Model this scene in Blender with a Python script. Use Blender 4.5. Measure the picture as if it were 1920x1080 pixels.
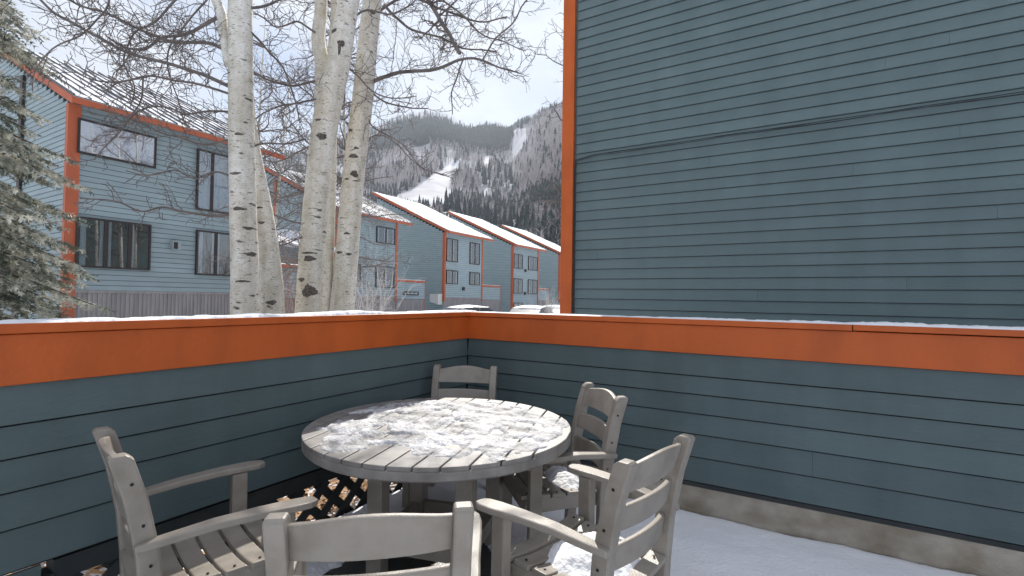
import bpy, bmesh, math, random
import numpy as np
from mathutils import Vector, Matrix, noise as mnoise
random.seed(7); rng = np.random.default_rng(7)
for o in list(bpy.data.objects): bpy.data.objects.remove(o)
SC = bpy.context.scene
COL = SC.collection
R = math.radians
# ------------------------------------------------------------------ camera, sky, sun, exposure
EYE = Vector((0, 0, 1.48)); FPX = 925.75
YAW, PITCH, ROLL = R(31.03), R(1.23), R(0.867)
def cam_axes():
    fw = Vector((-math.sin(YAW)*math.cos(PITCH), math.cos(YAW)*math.cos(PITCH), math.sin(PITCH)))
    rt = Vector((math.cos(YAW), math.sin(YAW), 0)); up = rt.cross(fw)
    return rt*math.cos(ROLL)+up*math.sin(ROLL), up*math.cos(ROLL)-rt*math.sin(ROLL), fw
CR, CU, CF = cam_axes()
cd = bpy.data.cameras.new('camera'); cam = bpy.data.objects.new('camera', cd); COL.objects.link(cam)
cam.matrix_world = Matrix(((CR.x, CU.x, -CF.x, EYE.x), (CR.y, CU.y, -CF.y, EYE.y), (CR.z, CU.z, -CF.z, EYE.z), (0, 0, 0, 1)))
cd.sensor_width = 36; cd.lens = 36*FPX/1920; cd.clip_end = 20000; cd.clip_start = .05
SC.camera = cam
SUN_EL, SUN_AZ = R(40), R(31)                 # azimuth to the left of +Y
sdir = Vector((-math.sin(SUN_AZ)*math.cos(SUN_EL), math.cos(SUN_AZ)*math.cos(SUN_EL), math.sin(SUN_EL)))
W = bpy.data.worlds.new('World'); SC.world = W; W.use_nodes = True
nt = W.node_tree; nt.nodes.clear()
def wn(t, **k):
    n = nt.nodes.new(t)
    for a, v in k.items(): setattr(n, a, v)
    return n
sky = wn('ShaderNodeTexSky', sky_type='NISHITA', sun_disc=False, sun_elevation=SUN_EL, sun_rotation=-SUN_AZ, altitude=2400, dust_density=1.0)
tc = wn('ShaderNodeTexCoord'); mp = wn('ShaderNodeMapping'); mp.inputs['Scale'].default_value = (1.4, 1.4, 3.2)
n1 = wn('ShaderNodeTexNoise'); n1.inputs['Scale'].default_value = 1.7; n1.inputs['Detail'].default_value = 7; n1.inputs['Roughness'].default_value = .55
cr = wn('ShaderNodeValToRGB'); cr.color_ramp.elements[0].position = .36; cr.color_ramp.elements[1].position = .60
cr.color_ramp.elements[0].color = (.30, .30, .30, 1); cr.color_ramp.elements[1].color = (1, 1, 1, 1)
mx = wn('ShaderNodeMixRGB')
n2 = wn('ShaderNodeTexNoise'); n2.inputs['Scale'].default_value = 3.1; n2.inputs['Detail'].default_value = 8
cc = wn('ShaderNodeValToRGB'); cc.color_ramp.elements[0].position = .3; cc.color_ramp.elements[1].position = .68
cc.color_ramp.elements[0].color = (5.1, 5.5, 6.2, 1); cc.color_ramp.elements[1].color = (6.9, 7.15, 7.7, 1)
bg = wn('ShaderNodeBackground'); bg.inputs['Strength'].default_value = .096
wo = wn('ShaderNodeOutputWorld')
L = nt.links.new
L(tc.outputs['Generated'], mp.inputs['Vector']); L(mp.outputs[0], n1.inputs['Vector']); L(mp.outputs[0], n2.inputs['Vector'])
L(n1.outputs[0], cr.inputs[0]); L(n2.outputs[0], cc.inputs[0]); L(cr.outputs[0], mx.inputs[0]); L(sky.outputs[0], mx.inputs[1]); L(cc.outputs[0], mx.inputs[2])
L(mx.outputs[0], bg.inputs['Color']); L(bg.outputs[0], wo.inputs[0])
sl = bpy.data.lights.new('sun', 'SUN'); so = bpy.data.objects.new('sun', sl); COL.objects.link(so)
sl.energy = 4.8; sl.angle = R(.53); sl.color = (1, .95, .87)
so.rotation_euler = sdir.to_track_quat('Z', 'Y').to_euler(); so.location = (0, 0, 30)
SC.view_settings.view_transform = 'Standard'; SC.view_settings.look = 'None'; SC.view_settings.gamma = 1
SC.view_settings.exposure = 0.50; SC.view_settings.use_curve_mapping = False

# ------------------------------------------------------------------ helpers
def ray(px, py): return CF + CR*((px-960)/FPX) + CU*((540-py)/FPX)
def at_x(px, py, x): d = ray(px, py); return EYE + d*(x/d.x)
def at_y(px, py, y): d = ray(px, py); return EYE + d*(y/d.y)
def at_z(px, py, z): d = ray(px, py); return EYE + d*((z-EYE.z)/d.z)
def at_d(px, py, dep): return EYE + ray(px, py)*dep
class MB:
    """collects geometry, then links it as one mesh object"""
    def __init__(s): s.v = []; s.f = []; s.smooth = False
    def quadbox(s, p):                         # 8 corners, bottom 4 then top 4
        b = len(s.v); s.v += [tuple(q) for q in p]
        for f in ((0, 3, 2, 1), (4, 5, 6, 7), (0, 1, 5, 4), (1, 2, 6, 5), (2, 3, 7, 6), (3, 0, 4, 7)): s.f.append(tuple(b+i for i in f))
        return s
    def box(s, a, b):
        x0, y0, z0 = a; x1, y1, z1 = b
        return s.quadbox([(x0, y0, z0), (x1, y0, z0), (x1, y1, z0), (x0, y1, z0), (x0, y0, z1), (x1, y0, z1), (x1, y1, z1), (x0, y1, z1)])
    def bar(s, p, q, w, h, up=(0, 0, 1)):
        p, q = Vector(p), Vector(q); d = (q-p).normalized(); sd = d.cross(Vector(up)).normalized(); u = sd.cross(d)
        a, c = sd*w/2, u*h/2
        return s.quadbox([p-a-c, p+a-c, q+a-c, q-a-c, p-a+c, p+a+c, q+a+c, q-a+c])
    def rect_sweep(s, pts, ups, ws, hs, closed_ends=True):
        n = len(pts); b = len(s.v)
        for i, p in enumerate(pts):
            p = Vector(p); d = (Vector(pts[min(i+1, n-1)])-Vector(pts[max(i-1, 0)])).normalized()
            sd = d.cross(Vector(ups[i] if isinstance(ups, list) else ups)).normalized(); u = sd.cross(d)
            w = ws[i] if isinstance(ws, list) else ws; h = hs[i] if isinstance(hs, list) else hs
            for sx, sy in ((-1, -1), (1, -1), (1, 1), (-1, 1)): s.v.append(tuple(p+sd*sx*w/2+u*sy*h/2))
        for i in range(n-1):
            for k in range(4):
                s.f.append((b+i*4+k, b+i*4+(k+1) % 4, b+i*4+4+(k+1) % 4, b+i*4+4+k))
        s.f.append((b+3, b+2, b+1, b)); e = b+(n-1)*4; s.f.append((e, e+1, e+2, e+3)); return s
    def tube(s, pts, rad, n=6, cap=True):
        b = len(s.v); m = len(pts); pts = [Vector(p) for p in pts]; sd = None
        for i, p in enumerate(pts):
            d = (pts[min(i+1, m-1)]-pts[max(i-1, 0)])
            d = d.normalized() if d.length > 1e-9 else Vector((0, 0, 1))
            if sd is None: sd = d.cross(Vector((0.31, .17, .93))); sd = sd.normalized() if sd.length > 1e-4 else Vector((1, 0, 0))
            else:
                sd = sd - d*sd.dot(d); sd = sd.normalized() if sd.length > 1e-5 else d.orthogonal().normalized()
            u = d.cross(sd); r = rad[i] if isinstance(rad, (list, tuple)) else rad
            for k in range(n):
                a = 2*math.pi*k/n; s.v.append(tuple(p+sd*math.cos(a)*r+u*math.sin(a)*r))
        for i in range(m-1):
            for k in range(n):
                s.f.append((b+i*n+k, b+i*n+(k+1) % n, b+(i+1)*n+(k+1) % n, b+(i+1)*n+k))
        if cap: s.f.append(tuple(b+k for k in reversed(range(n)))); s.f.append(tuple(b+(m-1)*n+k for k in range(n)))
        return s
    def prism(s, poly, axis, a, b):            # poly 2D extruded along an axis
        n = len(poly); base = len(s.v)
        for t in (a, b):
            for (u, v) in poly:
                s.v.append((t, u, v) if axis == 'x' else (u, t, v) if axis == 'y' else (u, v, t))
        for k in range(n): s.f.append((base+k, base+(k+1) % n, base+n+(k+1) % n, base+n+k))
        s.f.append(tuple(base+k for k in reversed(range(n)))); s.f.append(tuple(base+n+k for k in range(n)))
        return s
    def grid(s, fn, nu, nv):
        b = len(s.v)
        for i in range(nu+1):
            for j in range(nv+1): s.v.append(tuple(fn(i/nu, j/nv)))
        for i in range(nu):
            for j in range(nv): s.f.append((b+i*(nv+1)+j, b+(i+1)*(nv+1)+j, b+(i+1)*(nv+1)+j+1, b+i*(nv+1)+j+1))
        return s
    def mesh(s, name, off=None):
        me = bpy.data.meshes.new(name); v = s.v
        if off is not None: v = [(a-off[0], b-off[1], c-off[2]) for a, b, c in v]
        me.from_pydata(v, [], s.f); me.update()
        bm = bmesh.new(); bm.from_mesh(me); bmesh.ops.recalc_face_normals(bm, faces=bm.faces); bm.to_mesh(me); bm.free()
        if s.smooth: me.polygons.foreach_set('use_smooth', [True]*len(me.polygons))
        return me
    def build(s, name, mat, parent=None, world=True, bevel=0, smooth=False):
        s.smooth = smooth
        off = None
        if parent is not None and world:
            off = Vector((0, 0, 0)); p = parent
            while p is not None: off += p.location; p = p.parent
        o = bpy.data.objects.new(name, s.mesh(name, off)); COL.objects.link(o)
        if mat: o.data.materials.append(mat)
        if parent is not None: o.parent = parent
        if bevel:
            m = o.modifiers.new('bevel', 'BEVEL'); m.width = bevel; m.segments = 2; m.limit_method = 'ANGLE'; m.angle_limit = R(40)
        return o
def tag(o, label=None, cat=None, group=None, kind=None):
    if label: o['label'] = label
    if cat: o['category'] = cat
    if group: o['group'] = group
    if kind: o['kind'] = kind
    return o
def thing(name, label, cat, loc=(0, 0, 0), rz=0, group=None):
    o = bpy.data.objects.new(name, None); COL.objects.link(o); o.location = loc; o.rotation_euler = (0, 0, rz); o.empty_display_size = .1
    return tag(o, label, cat, group)
def copy_tree(o, parent=None):
    c = o.copy(); COL.objects.link(c)
    if parent is not None: c.parent = parent
    for ch in [x for x in o.children]: copy_tree(ch, c)
    return c
def N(p, s=1.0, o=0): return mnoise.noise(Vector((p[0]*s+o, p[1]*s+o*1.7, p[2]*s-o)))
def FB(p, s=1.0, o=0, oc=4): return mnoise.fractal(Vector((p[0]*s+o, p[1]*s+o*1.7, p[2]*s-o)), 1.0, 2.0, oc)
# ------------------------------------------------------------------ materials
def mat(name, c, rough=.6, c2=None, scale=4, stretch=(1, 1, 1), bump=0, bscale=60, spec=.4, rnd=0, metal=0, lo=.35, hi=.65, detail=6, bdist=.01):
    m = bpy.data.materials.new(name); m.use_nodes = True; t = m.node_tree; p = t.nodes['Principled BSDF']
    p.inputs['Base Color'].default_value = (*c, 1); p.inputs['Roughness'].default_value = rough; p.inputs['Specular IOR Level'].default_value = spec; p.inputs['Metallic'].default_value = metal
    co = t.nodes.new('ShaderNodeTexCoord'); ma = t.nodes.new('ShaderNodeMapping'); ma.inputs['Scale'].default_value = stretch
    t.links.new(co.outputs['Object'], ma.inputs['Vector'])
    out = None
    if c2 is not None:
        n = t.nodes.new('ShaderNodeTexNoise'); n.inputs['Scale'].default_value = scale; n.inputs['Detail'].default_value = detail; t.links.new(ma.outputs[0], n.inputs['Vector'])
        r = t.nodes.new('ShaderNodeValToRGB'); r.color_ramp.elements[0].position = lo; r.color_ramp.elements[1].position = hi
        r.color_ramp.elements[0].color = (*c, 1); r.color_ramp.elements[1].color = (*c2, 1)
        t.links.new(n.outputs[0], r.inputs[0]); out = r.outputs[0]
    if rnd:
        oi = t.nodes.new('ShaderNodeObjectInfo'); mr = t.nodes.new('ShaderNodeMapRange'); mr.inputs['To Min'].default_value = 1-rnd; mr.inputs['To Max'].default_value = 1+rnd
        t.links.new(oi.outputs['Random'], mr.inputs['Value']); mu = t.nodes.new('ShaderNodeVectorMath'); mu.operation = 'SCALE'
        if out is None:
            rgb = t.nodes.new('ShaderNodeRGB'); rgb.outputs[0].default_value = (*c, 1); out = rgb.outputs[0]
        t.links.new(out, mu.inputs[0]); t.links.new(mr.outputs[0], mu.inputs['Scale']); out = mu.outputs[0]
    if out is not None: t.links.new(out, p.inputs['Base Color'])
    if bump:
        n = t.nodes.new('ShaderNodeTexNoise'); n.inputs['Scale'].default_value = bscale; n.inputs['Detail'].default_value = 5; t.links.new(ma.outputs[0], n.inputs['Vector'])
        b = t.nodes.new('ShaderNodeBump'); b.inputs['Strength'].default_value = bump; b.inputs['Distance'].default_value = bdist
        t.links.new(n.outputs[0], b.inputs['Height']); t.links.new(b.outputs[0], p.inputs['Normal'])
    return m
M = {}
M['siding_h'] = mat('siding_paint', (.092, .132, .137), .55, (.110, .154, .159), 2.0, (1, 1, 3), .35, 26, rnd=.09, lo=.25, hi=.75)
M['siding_b'] = mat('siding_paint_pale', (.122, .172, .182), .55, (.141, .196, .206), 1.6, (1, 1, 2.5), .35, 26, rnd=.05, lo=.25, hi=.75)  # paler than the patio siding, with faint streak dirt
M['siding_far'] = mat('siding_paint_far_lit', (.265, .335, .36), .6, (.30, .375, .40), 1.2, (1, 1, 3), rnd=.05)  # same paint, lightened to put the facades' extra light into the colour
M['dark'] = mat('gap_shade', (.012, .016, .018), .9)  # near-black backing paints the shadow line under each lap board
M['orange'] = mat('orange_paint', (.60, .122, .020), .5, (.53, .106, .018), 2.2, (1, 1, 1), .3, 35, rnd=.03, lo=.3, hi=.75)
M['orange_far'] = mat('orange_trim', (.46, .115, .05), .6, (.40, .10, .045), 2)
M['concrete'] = mat('concrete', (.50, .455, .39), .9, (.33, .29, .235), 4, (1, 1, 1), .5, 80)
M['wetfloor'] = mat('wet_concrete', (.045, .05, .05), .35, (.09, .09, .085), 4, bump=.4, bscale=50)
M['snow'] = mat('snow', (.91, .92, .95), .75, (.87, .885, .93), 3, bump=.5, bscale=45, spec=.3, bdist=.02)
M['snowcrust'] = mat('snow_crust', (.70, .70, .72), .6, (.52, .52, .53), 12, bump=.6, bscale=70, spec=.5, bdist=.02, lo=.42, hi=.75)
_m = M['snowcrust']; _t = _m.node_tree; _p = _t.nodes['Principled BSDF']; _o = _t.nodes['Material Output']; _x = _t.nodes.new('ShaderNodeMixShader'); _tr = _t.nodes.new('ShaderNodeBsdfTransparent')
_co = _t.nodes.new('ShaderNodeTexCoord'); _n = _t.nodes.new('ShaderNodeTexNoise'); _n.inputs['Scale'].default_value = 7; _n.inputs['Detail'].default_value = 9; _n.inputs['Roughness'].default_value = .68
_r = _t.nodes.new('ShaderNodeValToRGB'); _r.color_ramp.elements[0].position = .36; _r.color_ramp.elements[1].position = .58; _r.color_ramp.elements[0].color = (.12, .12, .12, 1)
_t.links.new(_co.outputs['Object'], _n.inputs[0]); _t.links.new(_n.outputs[0], _r.inputs[0]); _t.links.new(_r.outputs[0], _x.inputs[0]); _t.links.new(_tr.outputs[0], _x.inputs[1]); _t.links.new(_p.outputs[0], _x.inputs[2]); _t.links.new(_x.outputs[0], _o.inputs['Surface'])
M['chair'] = mat('grey_lumber', (.295, .265, .228), .42, (.33, .297, .257), 9, (1, 1, 1), .15, 140, spec=.45, rnd=.03)
M['table'] = mat('table_lumber', (.315, .302, .288), .45, (.265, .253, .24), 10, (1, 5, 1), .2, 120, spec=.45, rnd=.05)
M['screw'] = mat('screw', (.01, .01, .01), .5)
M['lattice'] = mat('lattice_wood', (.028, .034, .036), .75, (.042, .046, .046), 6)
M['leaf'] = mat('dry_leaf', (.38, .20, .085), .8, (.52, .33, .18), 14, rnd=.2)
M['frame'] = mat('window_frame', (.035, .026, .026), .5)
M['dark_backing'] = mat('unlit_room_backing', (.02, .02, .022), .9)  # near-black sheet in place of the unlit room behind the pane
M['curtain'] = mat('curtain', (.80, .81, .83), .9, (.66, .67, .70), 7, (3, 3, .3))
M['metalroof'] = mat('metal_roof', (.42, .42, .44), .45, (.55, .55, .57), 2, metal=.3)
M['seam'] = mat('roof_seam', (.10, .10, .11), .5)
M['skirt'] = mat('skirt_panel', (.25, .235, .235), .7, (.33, .31, .305), 2, (3, 3, .4))
M['cable'] = mat('cable', (.012, .012, .014), .6)
M['vent'] = mat('vent', (.30, .36, .38), .6)
M['twig'] = mat('twig_bark', (.125, .105, .10), .9, (.20, .175, .165), 5)
M['palebranch'] = mat('limb_bark', (.33, .30, .26), .8, (.24, .21, .185), 8)
M['shrubred'] = mat('shrub_bark', (.26, .15, .12), .9, (.34, .24, .2), 3)
M['shrubpale'] = mat('pale_shrub_bark', (.50, .46, .44), .9, (.6, .57, .55), 3)
M['spruce'] = mat('spruce_needles', (.15, .17, .135), .7, (.78, .76, .67), 5, lo=.42, hi=.66, detail=3)
M['sprucewood'] = mat('spruce_wood', (.10, .075, .055), .9)
M['conifer'] = mat('conifer_needles', (.020, .034, .038), .85, (.042, .06, .064), .05)
M['bare'] = mat('bare_trees', (.44, .40, .41), .95, (.54, .495, .50), .02)
M['carpaint'] = mat('car_paint', (.12, .13, .15), .3)
M['glassdark'] = mat('car_glass', (.02, .025, .03), .1)
M['tyre'] = mat('tyre', (.015, .015, .015), .8)
M['sign'] = mat('sign_plate', (.02, .022, .025), .5)
M['signtext'] = mat('sign_lettering', (.6, .6, .58), .6)
def streaks(m, dark, sc, st, lo, hi):
    t = m.node_tree; p = t.nodes['Principled BSDF']; src = p.inputs['Base Color'].links[0].from_socket
    g = t.nodes.new('ShaderNodeNewGeometry'); ma = t.nodes.new('ShaderNodeMapping'); ma.inputs['Scale'].default_value = st; n = t.nodes.new('ShaderNodeTexNoise'); n.inputs['Scale'].default_value = sc; n.inputs['Detail'].default_value = 7
    r = t.nodes.new('ShaderNodeValToRGB'); r.color_ramp.elements[0].position = lo; r.color_ramp.elements[1].position = hi; r.color_ramp.elements[0].color = (*dark, 1); x = t.nodes.new('ShaderNodeMixRGB'); x.blend_type = 'MULTIPLY'; x.inputs[0].default_value = 1
    t.links.new(g.outputs['Position'], ma.inputs[0]); t.links.new(ma.outputs[0], n.inputs[0]); t.links.new(n.outputs[0], r.inputs[0]); t.links.new(src, x.inputs[1]); t.links.new(r.outputs[0], x.inputs[2]); t.links.new(x.outputs[0], p.inputs['Base Color'])
streaks(M['siding_b'], (.89, .90, .90), 2.2, (1.6, 1.6, .22), .34, .62)
streaks(M['siding_h'], (.86, .87, .87), 2.6, (1.6, 1.6, .3), .34, .62)
streaks(M['orange'], (.84, .82, .80), 3.0, (1.5, 1.5, .5), .33, .56)
streaks(M['chair'], (.80, .79, .77), 7, (1, 1, 1), .36, .55)
streaks(M['table'], (.70, .69, .68), 6, (1, 1, 1), .36, .58)
streaks(M['concrete'], (.62, .58, .52), 3.5, (1, 1, 1.6), .36, .6)
# glass: clear pane that mirrors the surroundings
def glass(name, tint, mixf):
    g = bpy.data.materials.new(name); g.use_nodes = True; t = g.node_tree; t.nodes.clear()
    o = t.nodes.new('ShaderNodeOutputMaterial'); a = t.nodes.new('ShaderNodeBsdfTransparent'); b = t.nodes.new('ShaderNodeBsdfGlossy'); x = t.nodes.new('ShaderNodeMixShader')
    a.inputs['Color'].default_value = (*tint, 1); b.inputs['Roughness'].default_value = .02; x.inputs[0].default_value = mixf
    t.links.new(a.outputs[0], x.inputs[1]); t.links.new(b.outputs[0], x.inputs[2]); t.links.new(x.outputs[0], o.inputs[0]); return g
M['glass'] = glass('window_glass', (.75, .8, .82), .22)
M['glassbright'] = glass('mirror_glass', (.95, .97, 1), .55)
# aspen bark: chalky cream with dark lens-shaped scars and fine lenticels
def bark_mat():
    m = bpy.data.materials.new('aspen_bark'); m.use_nodes = True; t = m.node_tree; p = t.nodes['Principled BSDF']; p.inputs['Roughness'].default_value = .75; p.inputs['Specular IOR Level'].default_value = .25
    co = t.nodes.new('ShaderNodeTexCoord')
    def nz(scale, st, lo, hi, ca, cb, det=4):
        ma = t.nodes.new('ShaderNodeMapping'); ma.inputs['Scale'].default_value = st; t.links.new(co.outputs['Object'], ma.inputs[0])
        n = t.nodes.new('ShaderNodeTexNoise'); n.inputs['Scale'].default_value = scale; n.inputs['Detail'].default_value = det; t.links.new(ma.outputs[0], n.inputs[0])
        r = t.nodes.new('ShaderNodeValToRGB'); r.color_ramp.elements[0].position = lo; r.color_ramp.elements[1].position = hi
        r.color_ramp.elements[0].color = ca; r.color_ramp.elements[1].color = cb; t.links.new(n.outputs[0], r.inputs[0]); return r.outputs[0]
    base = nz(2.2, (1, 1, .5), .3, .7, (.74, .69, .61, 1), (.86, .85, .82, 1))
    def mul(a, b):
        x = t.nodes.new('ShaderNodeMixRGB'); x.blend_type = 'MULTIPLY'; x.inputs[0].default_value = 1; t.links.new(a, x.inputs[1]); t.links.new(b, x.inputs[2]); return x.outputs[0]
    k, w = (.16, .145, .135, 1), (1, 1, 1, 1)
    c = mul(base, nz(7, (1.2, 1.2, 4.5), .285, .375, k, w, 4))
    c = mul(c, nz(16, (1, 1, 5), .29, .345, (.30, .28, .26, 1), w, 2))
    c = mul(c, nz(9, (1, 1, 1), .35, .6, (.84, .82, .77, 1), w, 6)); c = mul(c, nz(2.0, (3, 3, .35), .32, .6, (.72, .71, .66, 1), w, 6)); c = mul(c, nz(38, (1, 1, 3.5), .30, .42, (.45, .42, .39, 1), w, 2))
    t.links.new(c, p.inputs['Base Color'])
    bn = t.nodes.new('ShaderNodeTexNoise'); bn.inputs['Scale'].default_value = 14; bn.inputs['Detail'].default_value = 6; t.links.new(co.outputs['Object'], bn.inputs[0])
    bp = t.nodes.new('ShaderNodeBump'); bp.inputs['Strength'].default_value = .5; bp.inputs['Distance'].default_value = .02; t.links.new(bn.outputs[0], bp.inputs['Height']); t.links.new(bp.outputs[0], p.inputs['Normal'])
    return m
M['bark'] = bark_mat()
M['knot'] = mat('bark_scar', (.06, .052, .048), .9, (.17, .15, .135), 40, (1, 1, 2))

# ------------------------------------------------------------------ ground
GZ = -.14
def ground_fn(u, v): 
    x = -3000+6000*u; y = -3000+6000*v
    return (x, y, GZ)
def nonlin(t): return 3000*math.copysign(abs(2*t-1)**3.2, 2*t-1)
b = MB(); b.grid(lambda u, v: (nonlin(u), nonlin(v), GZ+(.05*FB((nonlin(u), nonlin(v), 0), .35) if abs(nonlin(u)) < 60 and abs(nonlin(v)) < 60 else 0)), 90, 90)
b.build('ground', M['snow'], smooth=True)['kind'] = 'structure'
# leaf litter outside the wall, seen through the lattice
b = MB()
for i in range(5200):
    x = -2.92-random.random()**1.3*1.9; y = .2+random.random()*3.8
    z = GZ+.085+.02*random.random()+.02*N((x, y, 0), 2); a = random.random()*6.28; s = .02+.022*random.random()
    t = Vector((math.cos(a), math.sin(a), random.uniform(-.5, .5))).normalized()*s; u = Vector((-math.sin(a), math.cos(a), random.uniform(-.5, .5))).normalized()*s*.7
    c = Vector((x, y, z)); k = len(b.v); b.v += [tuple(c-t), tuple(c+u), tuple(c+t), tuple(c-u)]; b.f.append((k, k+1, k+2, k+3))
tag(b.build('leaf_litter', M['leaf']), 'dry brown leaves lying on the ground behind the lattice', 'leaves', kind='stuff')
# ------------------------------------------------------------------ patio floor and snow
WX, WY = -2.70, 3.71          # inner faces of the two patio walls
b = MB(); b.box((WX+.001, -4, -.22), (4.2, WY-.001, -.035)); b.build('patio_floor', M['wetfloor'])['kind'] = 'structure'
TC = Vector((-1.845, 2.287, 0)); TR = .755
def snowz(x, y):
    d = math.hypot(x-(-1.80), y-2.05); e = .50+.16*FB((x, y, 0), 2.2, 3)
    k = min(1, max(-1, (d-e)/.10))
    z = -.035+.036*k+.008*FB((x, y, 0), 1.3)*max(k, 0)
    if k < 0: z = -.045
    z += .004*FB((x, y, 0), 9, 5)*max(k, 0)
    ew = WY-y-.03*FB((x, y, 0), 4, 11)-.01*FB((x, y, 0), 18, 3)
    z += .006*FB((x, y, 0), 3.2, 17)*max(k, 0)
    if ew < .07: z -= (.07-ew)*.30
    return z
b = MB(); nx, ny = 260, 250; x0, x1, y0, y1 = WX+.012, 4.0, -1.6, WY-.004
b.grid(lambda u, v: (x0+(x1-x0)*u, y0+(y1-y0)*v, snowz(x0+(x1-x0)*u, y0+(y1-y0)*v)), nx, ny)
b.build('patio_snow', M['snow'], smooth=True)['kind'] = 'structure'

# ------------------------------------------------------------------ patio walls
CAPZ0, CAPZ1 = 1.312, 1.352
def patio_wall(side):
    left = side == 'L'
    if left: w = thing('patio_wall', 'blue-grey lap-sided patio wall with orange fascia and dark lattice along its foot', 'wall', (WX-.1, 1, 0), group=None)
    else: w = thing('patio_wall', 'blue-grey lap-sided patio wall with orange fascia on a concrete footing', 'wall', (1, WY+.1, 0))
    a0, a1 = (-3.6, WY) if left else (WX, 4.2)
    def bx(s0, s1, d0, d1, z0, z1, mb=None):    # s along the wall, d outwards from the inner face (positive = towards patio)
        mb = mb or MB()
        if left: return mb.box((WX+d0, s0, z0), (WX+d1, s1, z1))
        return mb.box((s0, WY-d1, z0), (s1, WY-d0, z1))
    base = .36 if left else .19
    bx(a0, a1+(.16 if left else 0), -.16, -.014, base, CAPZ0-.002).build('core', M['dark'], w)
    joints = [1.105, .943, .811, .678, .531, .362] if left else [1.105, .943, .812, .675, .529, .368, .192]
    def board(s0, s1, z0, z1):
        mb = MB(); g = .009
        if left: mb.quadbox([(WX-.013, s0, z0+g), (WX+.002, s0, z0+g), (WX+.002, s1, z0+g), (WX-.013, s1, z0+g), (WX-.013, s0, z1), (WX-.009, s0, z1), (WX-.009, s1, z1), (WX-.013, s1, z1)])
        else: mb.quadbox([(s0, WY-.002, z0+g), (s1, WY-.002, z0+g), (s1, WY+.013, z0+g), (s0, WY+.013, z0+g), (s0, WY+.009, z1), (s1, WY+.009, z1), (s1, WY+.013, z1), (s0, WY+.013, z1)])
        mb.build('board', M['siding_h'], w)
    cuts = {4: [.02]} if not left else {2: [-.3], 4: [.1]}
    for i in range(len(joints)-1):
        ss = [a0]+cuts.get(i, [])+[a1-(.0 if left else 0)]
        for j in range(len(ss)-1): board(ss[j]+(.0015 if j else 0)+(0 if left or j else .004), ss[j+1], joints[i+1], joints[i])
    # orange fascia and cap
    bx(a0, a1-(.0 if left else 0), -.012, .012 if left else .011, 1.108, CAPZ0-.003).build('fascia', M['orange'], w, bevel=.003)
    if left: MB().box((WX-.20, a0, CAPZ0), (WX+.030, a1+.2, CAPZ1)).build('cap', M['orange'], w, bevel=.004)
    else:
        for (c0, c1, dzc) in ((WX+.0305, .228, 0), (.232, a1, .003)): MB().box((c0, WY-.030, CAPZ0+.0005+dzc), (c1, WY+.20, CAPZ1-.0005+dzc*.0)).build('cap', M['orange'], w, bevel=.004)
    if left:
        # outside skin, foot trim, lattice with its frame
        bx(a0, a1+.16, -.175, -.162, GZ+.5, CAPZ0-.004).build('outer_siding', M['siding_h'], w)
        MB().box((WX-.10, .815, .262), (WX-.015, WY, .352)).build('foot_trim', M['lattice'], w)
        MB().box((WX-.012, -3.6, -.03), (WX+.003, .77, .358)).build('lower_panel', M['siding_h'], w)
        MB().box((WX-.10, .772, GZ), (WX-.004, .815, .300)).build('frame_post', M['lattice'], w)
        MB().box((WX-.10, .817, GZ), (WX-.02, WY, -.06)).build('bottom_rail', M['lattice'], w)
        lp = thing('lattice_panel', None, None); lp.parent = w; lp.location = (-.0, 0, 0)
        ztop, zbot = .260, -.058
        for layer, sgn in ((0, 1), (1, -1)):
            s = .4
            while s < 4.4:
                p0 = [s, zbot]; p1 = [s+sgn*(ztop-zbot), ztop]
                # clip in s
                def cl(p, q):
                    p, q = list(p), list(q)
                    for lim, keep in ((.817, 1), (WY-.002, -1)):
                        if (p[0]-lim)*keep < 0 and (q[0]-lim)*keep < 0: return None
                        if (p[0]-lim)*keep < 0: t = (lim-p[0])/(q[0]-p[0]); p = [lim, p[1]+t*(q[1]-p[1])]
                        if (q[0]-lim)*keep < 0: t = (lim-q[0])/(p[0]-q[0]); q = [lim, q[1]+t*(p[1]-q[1])]
                    return p, q
                c = cl(p0, p1)
                if c and abs(c[0][1]-c[1][1]) > .03:
                    X = WX-.032-.0125*layer
                    MB().bar((X, c[0][0], c[0][1]), (X, c[1][0], c[1][1]), .012, .056, up=Vector((0, -sgn, 1)).normalized()).build('lattice_strip', M['lattice'], lp)
                s += .186
    else:
        MB().box((WX+.02, WY+.003, -.2), (4.2, WY+.12, .165)).build('concrete_footing', M['concrete'], w)
        MB().box((WX+.003, WY+.0, .165), (4.2, WY+.0125, .194)).build('drip_trim', M['lattice'], w)
        MB().box((WX, WY+.162, GZ), (4.2, WY+.175, CAPZ0-.004)).build('outer_siding', M['siding_h'], w)
    return w
patio_wall('L'); patio_wall('R')
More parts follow.
